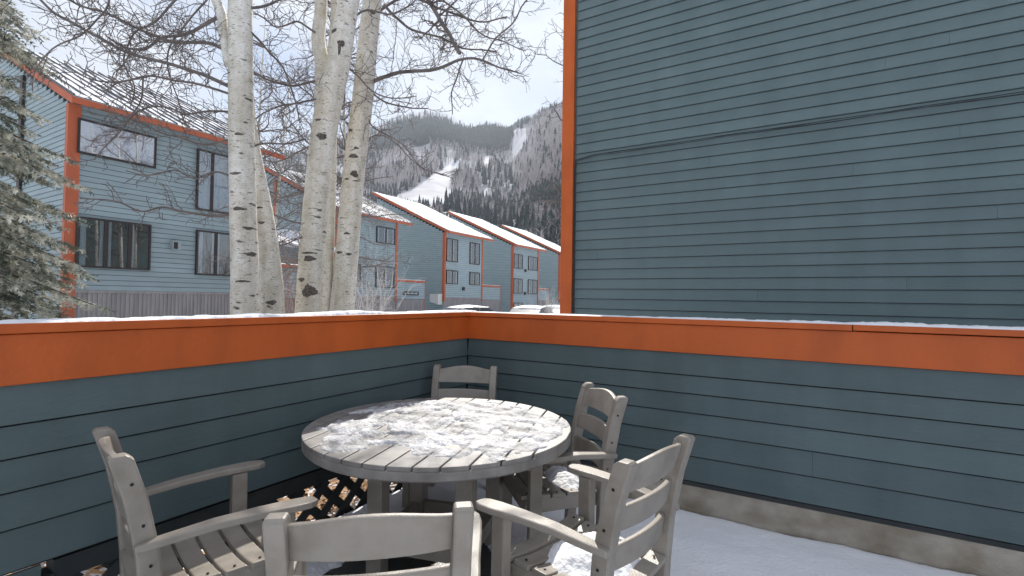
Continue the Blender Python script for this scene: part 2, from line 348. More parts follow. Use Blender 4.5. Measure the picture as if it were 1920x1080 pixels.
# corner bead strip belongs to neither wall's boards: thin trim in the corner
def snow_on_cap(left):
    b = MB(); n = 900
    def prof(s):
        h = max(0, .010+.016*FB((s, 3.1 if left else 9.2, 0), 1.1, 1)+.007*FB((s, 0, 0), 14, 2)); e = .016*FB((s, 5, 0), 6, 7)+.008*FB((s, 5, 0), 30, 7)
        return h, e
    a0, a1 = (-3.5, WY+.12) if left else (WX+.10, 4.15)
    for i in range(n+1):
        s = a0+(a1-a0)*i/n; h, e = prof(s)
        thin = 1.0 if left else min(1.3, .35+max(0, s+1.6)*.33)
        h = h*thin+.0015; inn = .006+e*.7; outr = -.185+e*.4
        for d, z in ((inn+.010, CAPZ1-.001), (inn, CAPZ1+h*.75), (inn-.025, CAPZ1+h), (-.08, CAPZ1+h*1.15), (outr+.03, CAPZ1+h*.9), (outr, CAPZ1-.001)):
            b.v.append((WX+d, s, z) if left else (s, WY-d, z))
    for i in range(n):
        for k in range(5): b.f.append((i*6+k, i*6+k+1, (i+1)*6+k+1, (i+1)*6+k))
    o = b.build('snow_strip', M['snow'], smooth=True)
    tag(o, 'thin crust of snow along the cap of the lattice-footed patio wall' if left else 'ridge of snow along the cap of the wall on the concrete footing', 'snow', kind='stuff')
snow_on_cap(True); snow_on_cap(False)

# ------------------------------------------------------------------ neighbouring building behind the wall
YB = 6.58
nb = thing('neighbour_building', 'tall windowless blue-grey lap-sided building with an orange corner board', 'building', (2, YB+3, GZ))
BX0, BX1, BTOP = -3.0, 7.5, 6.9  # unseen roof height, kept low so the mirroring window catches sky
MB().box((BX0, YB+.03, GZ-.3), (BX1, YB+7, BTOP)).build('wall', M['siding_h'], nb)
MB().box((BX0-.3, YB-.35, BTOP), (BX1+.3, YB+7.3, BTOP+.25)).build('roof', M['orange'], nb)
EXPO = .14
zj = 1.490-2*EXPO - .0
z = GZ+.02; zs = []
k0 = 1.489
z = k0-EXPO*11
while z < BTOP-.02: zs.append(z); z += EXPO
spl = {}
for (px, py) in ((1460, 441), (1556, 441), (1550, 22), (1330, 300), (1800, 250), (1700, 520), (1180, 90), (1250, 210), (1660, 130), (1420, 560), (1870, 400), (1120, 470), (1780, 60), (1600, 330)):
    p = at_y(px, py, YB); i = min(range(len(zs)), key=lambda q: abs(zs[q]+EXPO/2-p.z)); spl.setdefault(i, []).append(p.x)
for i, z0 in enumerate(zs):
    xs = [BX0+.10]+sorted(spl.get(i, []))+[BX1]
    for j in range(len(xs)-1):
        s0 = xs[j]+(.002 if j else 0); s1 = xs[j+1]; g = .009; z1 = z0+EXPO; lo = YB-.002+random.uniform(-.001, .001)
        mb = MB(); mb.quadbox([(s0, lo, z0+g), (s1, lo, z0+g), (s1, YB+.026, z0+g), (s0, YB+.026, z0+g), (s0, YB+.016, z1), (s1, YB+.016, z1), (s1, YB+.026, z1), (s0, YB+.026, z1)])
        mb.build('board', M['siding_b'], nb)
MB().box((BX0-.125, YB-.022, GZ-.2), (BX0+.060, YB+.029, BTOP-.002)).build('corner_board', M['orange'], nb, bevel=.004)
MB().box((BX0-.123, YB+.031, GZ-.2), (BX0-.002, YB+.15, BTOP-.002)).build('corner_return', M['orange'], nb)
# cables strapped to that wall
cb = thing('cable_bundle', 'thin black cables strapped across the tall sided building', 'cable', (BX0+.2, YB-.03, 1))
for q, (dz, sag, dx) in enumerate(((.0, .018, 0), (-.018, .03, .012), (-.010, .008, .03), (-.028, .014, .045))):
    pts = [(BX0+.075+dx, YB-.026-.012*q, 0.3), (BX0+.078+dx, YB-.026-.012*q, 2.2), (BX0+.08+dx, YB-.026-.012*q, 3.36), (BX0+.10+dx, YB-.026-.012*q, 3.50+dz)]
    for i in range(1, 41):
        s = i/40; x = BX0+.16+dx+s*9.5
        pts.append((x, YB-.026-.012*q, 3.545+dz+.008*s-sag*abs(math.sin(s*math.pi*5))*.5+.01*N((x, q, 0), 2)))
    MB().tube(pts, .003 if q != 0 else .004, 5).build('cable', M['cable'], cb)

# ------------------------------------------------------------------ houses
PIT = math.tan(R(24.6))
def lap_sheet(mb, p0, p1, zt0, zt1, zb, n, expo=.15):
    """horizontal lap boards between two vertical edges p0,p1 (xy + outward normal n), top sloping zt0->zt1"""
    p0, p1, n = Vector(p0), Vector(p1), Vector(n); z = zb
    while z < max(zt0, zt1)-.01:
        z1 = z+expo
        a, c = 0.0, 1.0
        if abs(zt1-zt0) > 1e-4 and z1 > min(zt0, zt1):
            t = (z1-zt0)/(zt1-zt0)
            if zt1 > zt0: a = min(1, max(0, t))
            else: c = min(1, max(0, t))
        zz1 = min(z1, max(zt0, zt1))
        if c-a > .004:
            q0 = p0+(p1-p0)*a; q1 = p0+(p1-p0)*c; o = n*.028; oi = n*.012; bk = n*-.002
            mb.append([(q0.x+bk.x, q0.y+bk.y, z+.012), (q0.x+o.x, q0.y+o.y, z+.012), (q1.x+o.x, q1.y+o.y, z+.012), (q1.x+bk.x, q1.y+bk.y, z+.012),
                       (q0.x+bk.x, q0.y+bk.y, zz1), (q0.x+oi.x, q0.y+oi.y, zz1), (q1.x+oi.x, q1.y+oi.y, zz1), (q1.x+bk.x, q1.y+bk.y, zz1)])
        z = z1
def window(h, xf, y0, y1, z0, z1, mull=(), curt='mix', glassm='glass', sd=1):
    r = random.Random(sd); w = thing('window', None, None, (xf+.03, (y0+y1)/2, z0)); w.location = Vector(w.location)-Vector(h.location); w.parent = h
    X0, X1 = xf+.03, xf+.11; t = .05
    fb = MB().box((X0, y0, z0), (X1, y1, z0+t)).box((X0, y0, z1-t), (X1, y1, z1)).box((X0, y0, z0+t), (X1, y0+t, z1-t)).box((X0, y1-t, z0+t), (X1, y1, z1-t))
    fb.build('frame', M['frame'], w)
    ms = [y0+(y1-y0)*m for m in mull]
    for m in ms: MB().box((X0+.004, m-.045, z0+t+.001), (X1-.006, m+.045, z1-t-.001)).build('mullion', M['frame'], w)
    MB().box((X0-.001, y0+t*.5, z0+t*.5), (X0+.006, y1-t*.5, z1-t*.5)).build('dark_backing', M['dark_backing'], w)
    ed = [y0+t]+ms+[y1-t]
    for i in range(len(ed)-1): MB().box((X1-.03, ed[i]+(.046 if i else 0), z0+t+.001), (X1-.024, ed[i+1]-(.046 if i < len(ed)-2 else 0), z1-t-.001)).build('pane', M[glassm], w)
    def cur(a, c, zz0=None):
        mb = MB(); nn = 26
        mb.grid(lambda u, v: (X0+.022+.010*math.sin(u*(c-a)*46), a+(c-a)*u, (zz0 or z0+t)+((z1-t)-(zz0 or z0+t))*v), nn, 1); mb.build('curtain', M['curtain'], w)
    wd = y1-y0
    if curt == 'full': cur(y0+t, y1-t)
    elif curt == 'mix':
        for i in range(len(ed)-1):
            a, c = ed[i]+.05, ed[i+1]-.05; k = (c-a)
            cur(a, a+k*r.uniform(.10, .26))
            if r.random() < .5: cur(c-k*r.uniform(.08, .2), c)
    return w
def house(name, label, xf, y0, Wd, windows, dep=7.2, eave=6.45, base=1.5, each_board=False, ovr=.9, snow=1.0, seams=True, group='sided townhouses in the row', extra_post=None):
    h = thing(name, label, 'house', (xf, y0+Wd/2, GZ), group=group)
    y1 = y0+Wd; xb = xf-dep; zb = eave+dep*PIT
    MB().prism([(xf, GZ-.4), (xf, eave), (xb, zb), (xb, GZ-.4)], 'y', y0, y1).build('wall', M['dark'], h)
    fr = []; lap_sheet(fr, (xf, y0, 0), (xf, y1, 0), eave-.02, eave-.02, base, (1, 0, 0))
    sd = []; lap_sheet(sd, (xb, y0, 0), (xf, y0, 0), zb-.02, eave-.02, base-1.4 if not each_board else .1, (0, -1, 0))
    sr = []; lap_sheet(sr, (xb, y1, 0), (xf, y1, 0), zb-.02, eave-.02, base-1.4, (0, 1, 0))
    if each_board:
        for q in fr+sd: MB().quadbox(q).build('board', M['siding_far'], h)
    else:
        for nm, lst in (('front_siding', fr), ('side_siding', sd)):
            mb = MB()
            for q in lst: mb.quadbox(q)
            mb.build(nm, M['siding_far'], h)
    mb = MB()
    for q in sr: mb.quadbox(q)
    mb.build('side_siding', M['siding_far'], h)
    # skirt of upright ribs below the siding
    mb = MB(); nr = int(Wd/.11)
    mb.box((xf+.001, y0, GZ-.3), (xf+.010, y1, base-.06))
    for i in range(nr): a = y0+.05+(Wd-.1)*i/nr; mb.box((xf+.010, a, GZ-.3), (xf+.028, a+.055, base-.06))
    mb.build('skirt', M['skirt'], h)
    MB().box((xf+.001, y0-.02, base-.058), (xf+.06, y1, base+.01)).build('skirt_cap', M['skirt'], h)
    # orange corner boards
    cw = .20 if each_board else .12
    for (ya, yb) in ((y0-.05, y0+cw), (y1-cw, y1+.05)): MB().box((xf+.03, ya, base-.3 if not each_board else .2), (xf+.062, yb, eave-.05)).build('corner_board', M['orange_far'], h)
    MB().box((xf-.16, y0-.062, base-.3 if not each_board else .2), (xf+.028, y0-.03, eave-.05)).build('corner_board', M['orange_far'], h)
    if extra_post: MB().box((xf-extra_post-.12, y0-.10, .2), (xf-extra_post+.12, y0-.03, eave+extra_post*PIT-.2)).build('corner_board', M['frame'] if each_board else M['orange_far'], h)
    # roof: slab, fascia, rake boards, seams and snow
    of, ob, ol = .5, .4, .12
    ya, yb = y0-ol, y1+ovr; xa = xf+of; za = eave-of*PIT+.10; xz = xb-ob; zz = zb+ob*PIT+.10
    MB().prism([(xa, za), (xa, za+.16), (xz, zz+.16), (xz, zz)], 'y', ya, yb).build('roof', M['metalroof'], h)
    rf = [c for c in h.children if c.name.startswith('roof')][-1]
    MB().box((xa+.001, ya-.03, za-.03), (xa+.035, yb+.03, za+.13)).build('fascia', M['orange_far'], h)
    for yy in (ya-.032, yb+.001):
        MB().prism([(xa, za-.05), (xa, za+.15), (xz, zz+.15), (xz, zz-.05)], 'y', yy, yy+.031).build('rake_board', M['orange_far'], h)
    if seams:
        n = int((yb-ya)/.34)
        for i in range(n+1):
            y = ya+.03+(yb-ya-.06)*i/n; mb = MB()
            mb.prism([(xa-.01, za+.161), (xa-.01, za+.225), (xz+.01, zz+.225), (xz+.01, zz+.161)], 'y', y-.016, y+.016); mb.build('seam', M['seam'], rf, world=True)
    if snow > 0:
        mb = MB(); nu, nv = 46, 60
        def fn(u, v):
            x = xa+(xz-xa)*u; y = ya+.03+(yb-ya-.06)*v; zt = za+.16+(zz-za)*u
            k = (.045*snow+.04*FB((x, y, 0), .8, xf+y0)+.03*FB((x, y, 0), 3, 2)) if snow > .5 else .022+.035*FB((x, y, 0), 1.1, xf)
            if u < .02 or v < .01 or v > .99 or u > .98: k = min(k, .02)
            return (x, y, zt+(max(k, -.05)))
        mb.grid(fn, nu, nv); mb.build('roof_snow', M['snow'], rf, smooth=True)
    for i, wv in enumerate(windows): window(h, xf, *wv, sd=i+int(y0*10))
    return h
h1 = house('townhouse', 'nearest townhouse, its seamed metal roof above a pale upper window', -17.1, 5.17, 5.05, [
    (5.30, 7.18, 5.27, 6.22, (), 'full', 'glassbright'), (5.33, 7.11, 2.16, 3.54, (.38, .70), 'mix', 'glass'),  # first window: full curtain behind strongly mirroring glass
    (8.36, 9.62, 4.22, 6.2, (.38,), 'full', 'glass'), (8.40, 9.64, 2.10, 3.56, (.5,), 'mix', 'glass')], each_board=True, eave=6.62, base=1.52, snow=.02, extra_post=3.7)
b = MB().box((-17.1+.03, 7.66, 2.84), (-17.1+.20, 7.90, 3.12)); v = b.build('wall_vent', M['vent'], h1)
MB().box((-17.1+.201, 7.69, 2.87), (-17.1+.215, 7.80, 3.08)).build('louvre', M['frame'], v)
h2 = house('townhouse', 'townhouse with seamed snowy roof behind the aspens, beside the courtyard wall with a sign', -23.5, 19.1, 5.0, [
    (22.25, 23.85, 2.06, 3.42, (.45,), 'mix', 'glass'), (22.25, 23.85, 4.9, 5.95, (.5,), 'mix', 'glass'), (19.5, 21.0, 2.06, 3.42, (.5,), 'mix', 'glass')], snow=.02, extra_post=5.7)
h3 = house('townhouse', 'townhouse with snowy roof and tall upper windows over two small square ones', -23.5, 29.15, 5.0, [
    (29.3, 30.68, 4.23, 5.98, (.5,), 'mix', 'glass'), (32.3, 33.66, 4.23, 5.98, (.5,), 'mix', 'glass'), (29.33, 30.73, 2.53, 3.57, (.5,), 'mix', 'glass'), (32.33, 33.7, 2.53, 3.57, (.5,), 'mix', 'glass')], snow=1, seams=False)
h4 = house('townhouse', 'townhouse with three rows of windows in two columns under a snowy roof', -23.5, 39.15, 4.95, [
    (39.25, 40.85, 4.30, 5.66, (.5,), 'mix', 'glass'), (42.0, 43.85, 4.30, 5.66, (.5,), 'mix', 'glass'), (39.25, 40.85, 1.96, 3.37, (.5,), 'mix', 'glass'), (42.0, 43.85, 1.96, 3.37, (.5,), 'mix', 'glass'), (39.3, 40.9, .1, 1.1, (.5,), 'mix', 'glass')], snow=.8, base=-.05, seams=False)
h5 = house('townhouse', 'farthest townhouse of the row, only its dark side and roof edge showing', -23.5, 49.2, 4.95, [(49.4, 50.9, 4.3, 5.6, (.5,), 'mix', 'glass')], snow=.8, seams=False)
for hh, spots in ((h3, ((31.5, 2.2),)), (h4, ((41.4, 4.2), (41.4, 2.0)))):
    for (y, z) in spots: MB().box((-23.5+.03, y-.11, z-.13), (-23.5+.16, y+.11, z+.13)).build('wall_lamp', M['frame'], hh)
MB().prism([(-24.4, 1.15), (-23.6, .95), (-23.6, 1.75), (-24.4, 1.75)], 'y', 28.6, 29.08).build('white_vent_hood', M['signtext'], h3)
def court_wall(label, xf, y0, y1, top, sign=None):
    w = thing('courtyard_wall', label, 'wall', (xf, (y0+y1)/2, GZ), group='low courtyard walls between the townhouses')
    MB().box((xf-.18, y0, GZ-.2), (xf-.002, y1, top-.14)).build('core', M['dark'], w)
    lst = []; lap_sheet(lst, (xf, y0, 0), (xf, y1, 0), top-.15, top-.15, 1.35, (1, 0, 0)); mb = MB()
    for q in lst: mb.quadbox(q)
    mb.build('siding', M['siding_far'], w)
    mb = MB(); mb.box((xf, y0, GZ-.2), (xf+.01, y1, 1.34))
    n = int((y1-y0)/.12)
    for i in range(n): a = y0+(y1-y0)*i/n; mb.box((xf+.01, a, GZ-.2), (xf+.028, a+.06, 1.34))
    mb.build('skirt', M['skirt'], w)
    MB().box((xf-.21, y0, top-.14), (xf+.05, y1+.04, top)).build('cap', M['orange_far'], w)
    MB().box((xf-.2, y1-.02, GZ-.2), (xf+.04, y1+.03, top-.142)).build('end_post', M['orange_far'], w)
    sn = MB(); sn.grid(lambda u, v: (xf-.2+.23*u, y0+(y1-y0)*v, top+.004+.05*math.sin(u*math.pi)*(.7+.4*N((v*9, y0, 0), 1))), 6, 30); sn.build('cap_snow', M['snow'], w, smooth=True)
    return w
court_wall('low courtyard wall joined to the nearest townhouse, behind the leaning aspen', -17.15, 10.3, 13.3, 2.66)
cw2 = court_wall('low courtyard wall with orange cap and a small dark sign', -23.5, 24.16, 27.0, 2.64)
court_wall('low courtyard wall with orange cap beside the house with tall upper windows', -23.5, 34.2, 37.0, 2.60)
court_wall('low courtyard wall beside the house with three rows of windows', -23.5, 44.15, 46.6, 2.55)
sg = thing('sign', 'small dark name sign with pale lettering on a courtyard wall', 'sign', (-23.44, 25.5, 1.6))
MB().box((-23.465, 24.75, 1.60), (-23.44, 26.3, 1.86)).build('plate', M['sign'], sg)
for i in range(9):
    if i == 1: continue
    y = 24.9+i*.145; MB().box((-23.44, y, 1.67+.02*(i % 2)), (-23.433, y+.07, 1.77+.02*((i*7) % 3))).build('letter', M['signtext'], sg)
pr = thing('entry_porch', 'low porch with a snow-covered roof between two townhouses', 'porch', (-23.6, 16.2, GZ))
MB().prism([(-22.3, 3.9), (-22.3, 4.0), (-25.5, 5.1), (-25.5, 5.0)], 'y', 14.6, 18.4).build('roof', M['metalroof'], pr)
MB().prism([(-22.28, 4.01), (-22.28, 4.10), (-25.48, 5.22), (-25.48, 5.11)], 'y', 14.62, 18.38).build('roof_snow', M['snow'], pr)
MB().box((-25.5, 14.7, GZ-.2), (-25.3, 18.3, 4.95)).build('back_wall', M['siding_far'], pr)
for y in (14.75, 18.15): MB().box((-22.55, y, GZ-.2), (-22.4, y+.15, 3.95)).build('post', M['orange_far'], pr)

# ------------------------------------------------------------------ parked cars below the wall line
def car(p, rz, label, paint):
    c = thing('parked_car', label, 'car', (p[0], p[1], GZ), rz, 'snowy cars parked in front of the townhouses')
    prof = [(-2.15, .35), (-2.2, .75), (-2.05, .92), (-1.7, .98), (-1.05, 1.40), (-.4, 1.47), (.45, 1.45), (1.05, 1.02), (1.95, .88), (2.2, .62), (2.18, .35)]
    mb = MB(); mb.prism([(x, z) for x, z in prof], 'y', -.86, .86); mb.build('body', paint, c, world=False, bevel=.06)
    for s in (-1, 1):
        MB().prism([(-1.0, 1.0), (-.85, 1.34), (-.1, 1.38), (-.1, 1.0)], 'y', s*.862-.006, s*.862+.006).build('window', M['glassdark'], c, world=False)
        MB().prism([(-.02, 1.0), (-.02, 1.38), (.42, 1.38), (.88, 1.02)], 'y', s*.862-.006, s*.862+.006).build('window', M['glassdark'], c, world=False)
        for x in (-1.35, 1.35):
            MB().tube([(x, s*.72, .33), (x, s*.90, .33)], .33, 18).build('wheel', M['tyre'], c, world=False)
        MB().box((2.12, s*.62-.16, .62), (2.2, s*.62+.16, .74)).build('headlight', M['signtext'], c, world=False)
    sn = MB(); 
    def fn(u, v):
        x = -1.15+1.75*u; y = -.82+1.64*v; e = math.sin(math.pi*u)**.4*math.sin(math.pi*v)**.4
        return (x, y, 1.36+.06*(1-abs(2*u-1))+.14*e+.02*N((x, y, rz), 3))
    sn.grid(fn, 20, 20); sn.build('roof_snow', M['snow'], c, world=False, smooth=True)
    c.scale = (1, 1, .82)
    return c
q = at_d(888, 578, 25); car((q.x, q.y), R(60), 'snow-topped dark car parked before the house with tall upper windows', M['carpaint'])
q = at_d(1000, 580, 27); car((q.x, q.y), R(100), 'snow-topped car parked before the house with three window rows', M['carpaint'])
q = at_d(1043, 580, 30); car((q.x, q.y), R(100), 'snow-topped car parked beside the orange corner board of the tall building', M['carpaint'])
# ------------------------------------------------------------------ round table
TZ = .742; TA = R(16)                     # slats run 16 degrees left of +Y
tb = thing('round_table', 'round grey slatted patio table under a crust of melting snow', 'table', (TC.x, TC.y, -.035), TA)
def clip_slat(x0, x1, r, n=10):
    top = [(x0+(x1-x0)*i/n, math.sqrt(max(0, r*r-(x0+(x1-x0)*i/n)**2))) for i in range(n+1)]
    return top+[(x, -y) for x, y in reversed(top)]
NS = 13; pitch = 2*TR/NS; dz = .035
for i in range(NS):
    x0 = -TR+i*pitch+.004; x1 = -TR+(i+1)*pitch-.004
    pl = clip_slat(max(x0, -TR+.002), min(x1, TR-.002), TR)
    pl = [p for k, p in enumerate(pl) if k == 0 or (Vector(p)-Vector(pl[k-1])).length > 1e-5]
    MB().prism(pl, 'z', TZ-.022+dz, TZ+dz).build('slat', M['table'], tb, world=False, bevel=.004)
b = MB(); n = 96
for i in range(n):
    a = 2*math.pi*i/n
    for r, z in ((TR-.004, TZ-.0225), (TR-.001, TZ-.03), (TR-.001, TZ-.062), (TR-.012, TZ-.072), (TR-.05, TZ-.072), (TR-.05, TZ-.0225)): b.v.append((r*math.cos(a), r*math.sin(a), z+dz))
for i in range(n):
    for k in range(6): b.f.append((i*6+k, i*6+(k+1) % 6, ((i+1) % n)*6+(k+1) % 6, ((i+1) % n)*6+k))
b.build('rim', M['table'], tb, world=False, smooth=False)
ls = .255
for sx in (-1, 1):
    for sy in (-1, 1): MB().box((sx*ls-.045, sy*ls-.045, 0), (sx*ls+.045, sy*ls+.045, TZ-.073+dz)).build('leg', M['chair'], tb, world=False, bevel=.005)
for s in (-1, 1):
    MB().box((-.62, s*ls-.02, TZ-.072+dz-.05), (.62, s*ls+.02, TZ-.0725+dz+.048)).build('top_rail', M['chair'], tb, world=False)
    MB().box((-ls+.046, s*ls-.02, .13), (ls-.046, s*ls+.02, .21)).build('stretcher', M['chair'], tb, world=False)
    MB().box((s*ls-.02, -ls+.046, .13), (s*ls+.02, ls-.046, .21)).build('stretcher', M['chair'], tb, world=False)
# melting snow on the table
b = MB(); NR, NA = 110, 230; idx = {}; hs = {}
ca, sa = math.cos(TA), math.sin(TA)
def tsnow(x, y):
    r = math.hypot(x, y)
    u = x*.771+y*.637; w = x*.637-y*.771      # u across, w towards the near rim
    nz = FB((x, y, 0), 4.5, 3, 5)
    edge = (TR-.02-r)/.09 if u > .25 else (TR-.05-r)/.10
    if w < -.1: edge = min(edge, (TR-.09-r)/.06)
    near = (.62-w-.5*max(0, -u-.1)**1.1)/.2
    k = min(1.3, edge, near)+.75*nz
    if k < .10: return -.012
    lump = .5+.6*FB((x, y, 0), 10, 8, 6)
    h = .003+.020*min(1, k)*max(.05, lump)+.0025*FB((x, y, 0), 42, 2, 3)
    hole = FB((x*1, y*1.0, 0), 6.5, 21, 5)+.35*max(0, -u)+.2*max(0, w)
    if hole > .22: h -= .065*(hole-.22)
    return h
for i in range(NR+1):
    r = (TR-.006)*i/NR
    for j in range(NA):
        a = 2*math.pi*j/NA; x, y = r*math.cos(a), r*math.sin(a); h = tsnow(x, y)
        hs[i, j] = h; idx[i, j] = len(b.v); b.v.append((TC.x+x, TC.y+y, TZ+max(h, -.010)))
for i in range(NR):
    for j in range(NA):
        q = [(i, j), (i+1, j), (i+1, (j+1) % NA), (i, (j+1) % NA)]
        if max(hs[k] for k in q) > -.008: b.f.append(tuple(idx[k] for k in q))
tag(b.build('table_snow', M['snowcrust'], smooth=True), 'patchy melting snow lying on the round table top', 'snow', kind='stuff')

# ------------------------------------------------------------------ chairs
def make_chair():
    c = thing('patio_chair', 'x', 'chair')
    pw, pd = .052, .072; hx = .2325
    path = [(-.205, 0), (-.222, .25), (-.228, .42), (-.245, .60), (-.285, .80), (-.326, .932), (-.333, .953)]
    screw = MB().tube([(0, 0, 0), (.0035, 0, 0)], .0055, 8).mesh('screw'); screw.materials.append(M['screw'])
    def yb(z):
        for (a, b2), (a1, b1) in zip(path, path[1:]):
            if b2 <= z <= b1: return a+(a1-a)*(z-b2)/(b1-b2)
        return path[-1][0]
    for s in (-1, 1):
        pts = [(s*hx, y, z) for y, z in path]; ws = [pw]*5+[pw, pw*.96]; hh = [pd*.9]*2+[pd]*3+[pd, pd*.90]
        prof = [(y+h_/2*.98, z) for (y, z), h_ in zip(path[:-1], hh)]; bk = [(y-h_/2*.98, z) for (y, z), h_ in zip(path[:-1], hh)]
        yt = path[-1][0]; cap_ = [(yt+.030, .944), (yt+.018, .952), (yt-.018, .952), (yt-.032, .942)]
        MB().prism(prof+cap_+bk[::-1], 'x', s*hx-pw/2, s*hx+pw/2).build('back_post', M['chair'], c, world=False, bevel=.007)
        for z in (.85, .70, .555):
            o = bpy.data.objects.new('screw', screw); COL.objects.link(o); o.parent = c; o.location = (s*(hx+pw/2)-(.0005 if s > 0 else .003), yb(z)+.004, z)
    # curved back slats
    def slat(z0, z1, arch):
        mb = MB(); n = 12; t = .024
        for i in range(n+1):
            u = i/n*2-1; x = u*(hx-pw/2+.004); bow = -.028*(1-u*u)
            zt = z1+arch*max(0, math.cos(u*math.pi*.5*1.0))**1.3 if arch else z1
            zl = z0
            for z, f in ((zl, 1), (zl, -1), (zt, -1), (zt, 1)): mb.v.append((x, yb(z)+bow+.006+f*t/2, z))
        for i in range(n):
            for k in range(4): mb.f.append((i*4+k, i*4+(k+1) % 4, i*4+4+(k+1) % 4, i*4+4+k))
        mb.f.append((0, 1, 2, 3)); e = n*4; mb.f.append((e+3, e+2, e+1, e))
        mb.build('back_slat', M['chair'], c, world=False, bevel=.006)
    slat(.818, .922, .026); slat(.672, .766, .004); slat(.524, .618, .004)
    # scooped seat slats running side to side
    ns = 6; sd = .078; gap = .012
    for i in range(ns):
        y1 = .262-i*(sd+gap); y0 = y1-sd; hw = .262-.012*i*.8 if i < ns-1 else .205; mb = MB(); n = 10; zc = .425-.012*math.sin(i/(ns-1)*math.pi)
        for k in range(n+1):
            u = k/n*2-1; z = zc+.024*abs(u)**2.2
            for (y, zz) in ((y0, z-.024), (y1, z-.024), (y1, z), (y0, z)): mb.v.append((u*hw, y, zz))
        for k in range(n):
            for e in range(4): mb.f.append((k*4+e, k*4+(e+1) % 4, k*4+4+(e+1) % 4, k*4+4+e))
        mb.f.append((0, 1, 2, 3)); e = n*4; mb.f.append((e+3, e+2, e+1, e))
        mb.build('seat_slat', M['chair'], c, world=False, bevel=.006)
        for s in (-1, 1):
            o = bpy.data.objects.new('screw', screw); COL.objects.link(o); o.parent = c; o.rotation_euler = (0, -math.pi/2, 0); o.location = (s*(hw-.035), (y0+y1)/2, zc+.0195)
    for s in (-1, 1):
        MB().quadbox([(s*.205-.011, -.19, .345), (s*.205+.011, -.19, .345), (s*.248+.011, .235, .345), (s*.248-.011, .235, .345),
                      (s*.205-.011, -.19, .418), (s*.205+.011, -.19, .418), (s*.248+.011, .235, .418), (s*.248-.011, .235, .418)]).build('side_rail', M['chair'], c, world=False, bevel=.004)
        MB().rect_sweep([(s*.298, .205, 0), (s*.298, .20, .30), (s*.298, .198, .632)], (0, 1, 0), .05, .068).build('front_leg', M['chair'], c, world=False, bevel=.006)
        # arm: tapered, gently arched, rounded front
        mb = MB(); P = [(s*.262, -.285, .630), (s*.272, -.20, .638), (s*.284, -.05, .650), (s*.300, .10, .652), (s*.310, .22, .648), (s*.313, .285, .645), (s*.313, .318, .643)]
        mb.rect_sweep(P, (0, 0, 1), [.042, .052, .064, .076, .088, .080, .044], .028).build('arm', M['chair'], c, world=False, bevel=.007)
    MB().box((-.262, .215, .338), (.262, .239, .405)).build('front_rail', M['chair'], c, world=False, bevel=.004)
    MB().box((-.205, -.205, .338), (.205, -.182, .405)).build('back_rail', M['chair'], c, world=False, bevel=.004)
    return c
CH = [((-1.138, .760), (-.780, 1.076), 'patio chair with its slatted back to the snowy table, tucked between two other armchairs'),
      ((-2.45, .872), (-2.002, .759), 'patio chair beside the lattice-footed wall, its bare seat half in shadow'),
      ((-.533, 1.658), (-.429, 2.123), 'patio chair with a thick drift of snow on its seat, screws showing in the post'),
      ((-1.241, 3.073), (-.920, 2.759), 'patio chair by the footed wall with a little snow at the back of its seat'),
      ((-2.592, 3.163), (-2.183, 3.352), 'patio chair tucked into the corner where the two patio walls meet')]
proto = make_chair(); chairs = []
for i, (p, q, lab) in enumerate(CH):
    c = proto if i == 0 else copy_tree(proto)
    p, q = Vector((*p, 0)), Vector((*q, 0)); mid = (p+q)/2; d = (q-p).normalized(); f = Vector((-d.y, d.x, 0))
    if f.dot(TC-mid) < 0: f = -f
    rz = math.atan2(-f.x, f.y); c.rotation_euler = (0, 0, rz); loc = mid+f*.333; c.location = (loc.x, loc.y, -.020 if i != 0 else -.02)
    c['label'] = lab; c['group'] = 'grey slatted patio armchairs around the table'; chairs.append((loc, rz))
def seat_snow(i, fn, name, label):
    loc, rz = chairs[i]; b = MB(); nu, nv = 60, 60; keep = {}
    cs, sn = math.cos(rz), math.sin(rz)
    for a in range(nu+1):
        for e in range(nv+1):
            x = -.26+.52*a/nu; y = -.21+.47*e/nv; zc = .408+.024*abs(x/.26)**2.2; h = fn(x, y)+.012*FB((x, y, i), 14, 3)+.004*FB((x, y, i), 50, 1)
            keep[a, e] = h; b.v.append((loc.x+x*cs-y*sn, loc.y+x*sn+y*cs, zc-.02+max(h, -.005)))
    for a in range(nu):
        for e in range(nv):
            q = [(a, e), (a+1, e), (a+1, e+1), (a, e+1)]
            if max(keep[k] for k in q) > 0: b.f.append(tuple(k[0]*(nv+1)+k[1] for k in q))
    tag(b.build(name, M['snow'], smooth=True), label, 'snow', kind='stuff')
def drift(cx, cy, rx, ry, h): return lambda x, y: h*(1-((x-cx)/rx)**2-((y-cy)/ry)**2)**1.0 if ((x-cx)/rx)**2+((y-cy)/ry)**2 < 1 else -.06*((((x-cx)/rx)**2+((y-cy)/ry)**2)-1)
seat_snow(2, drift(.03, -.03, .21, .20, .075), 'seat_snow', 'thick drift of snow on the seat of an armchair')
seat_snow(3, drift(.02, -.09, .20, .11, .055), 'seat_snow', 'small heap of snow at the back of a chair seat by the footed wall')

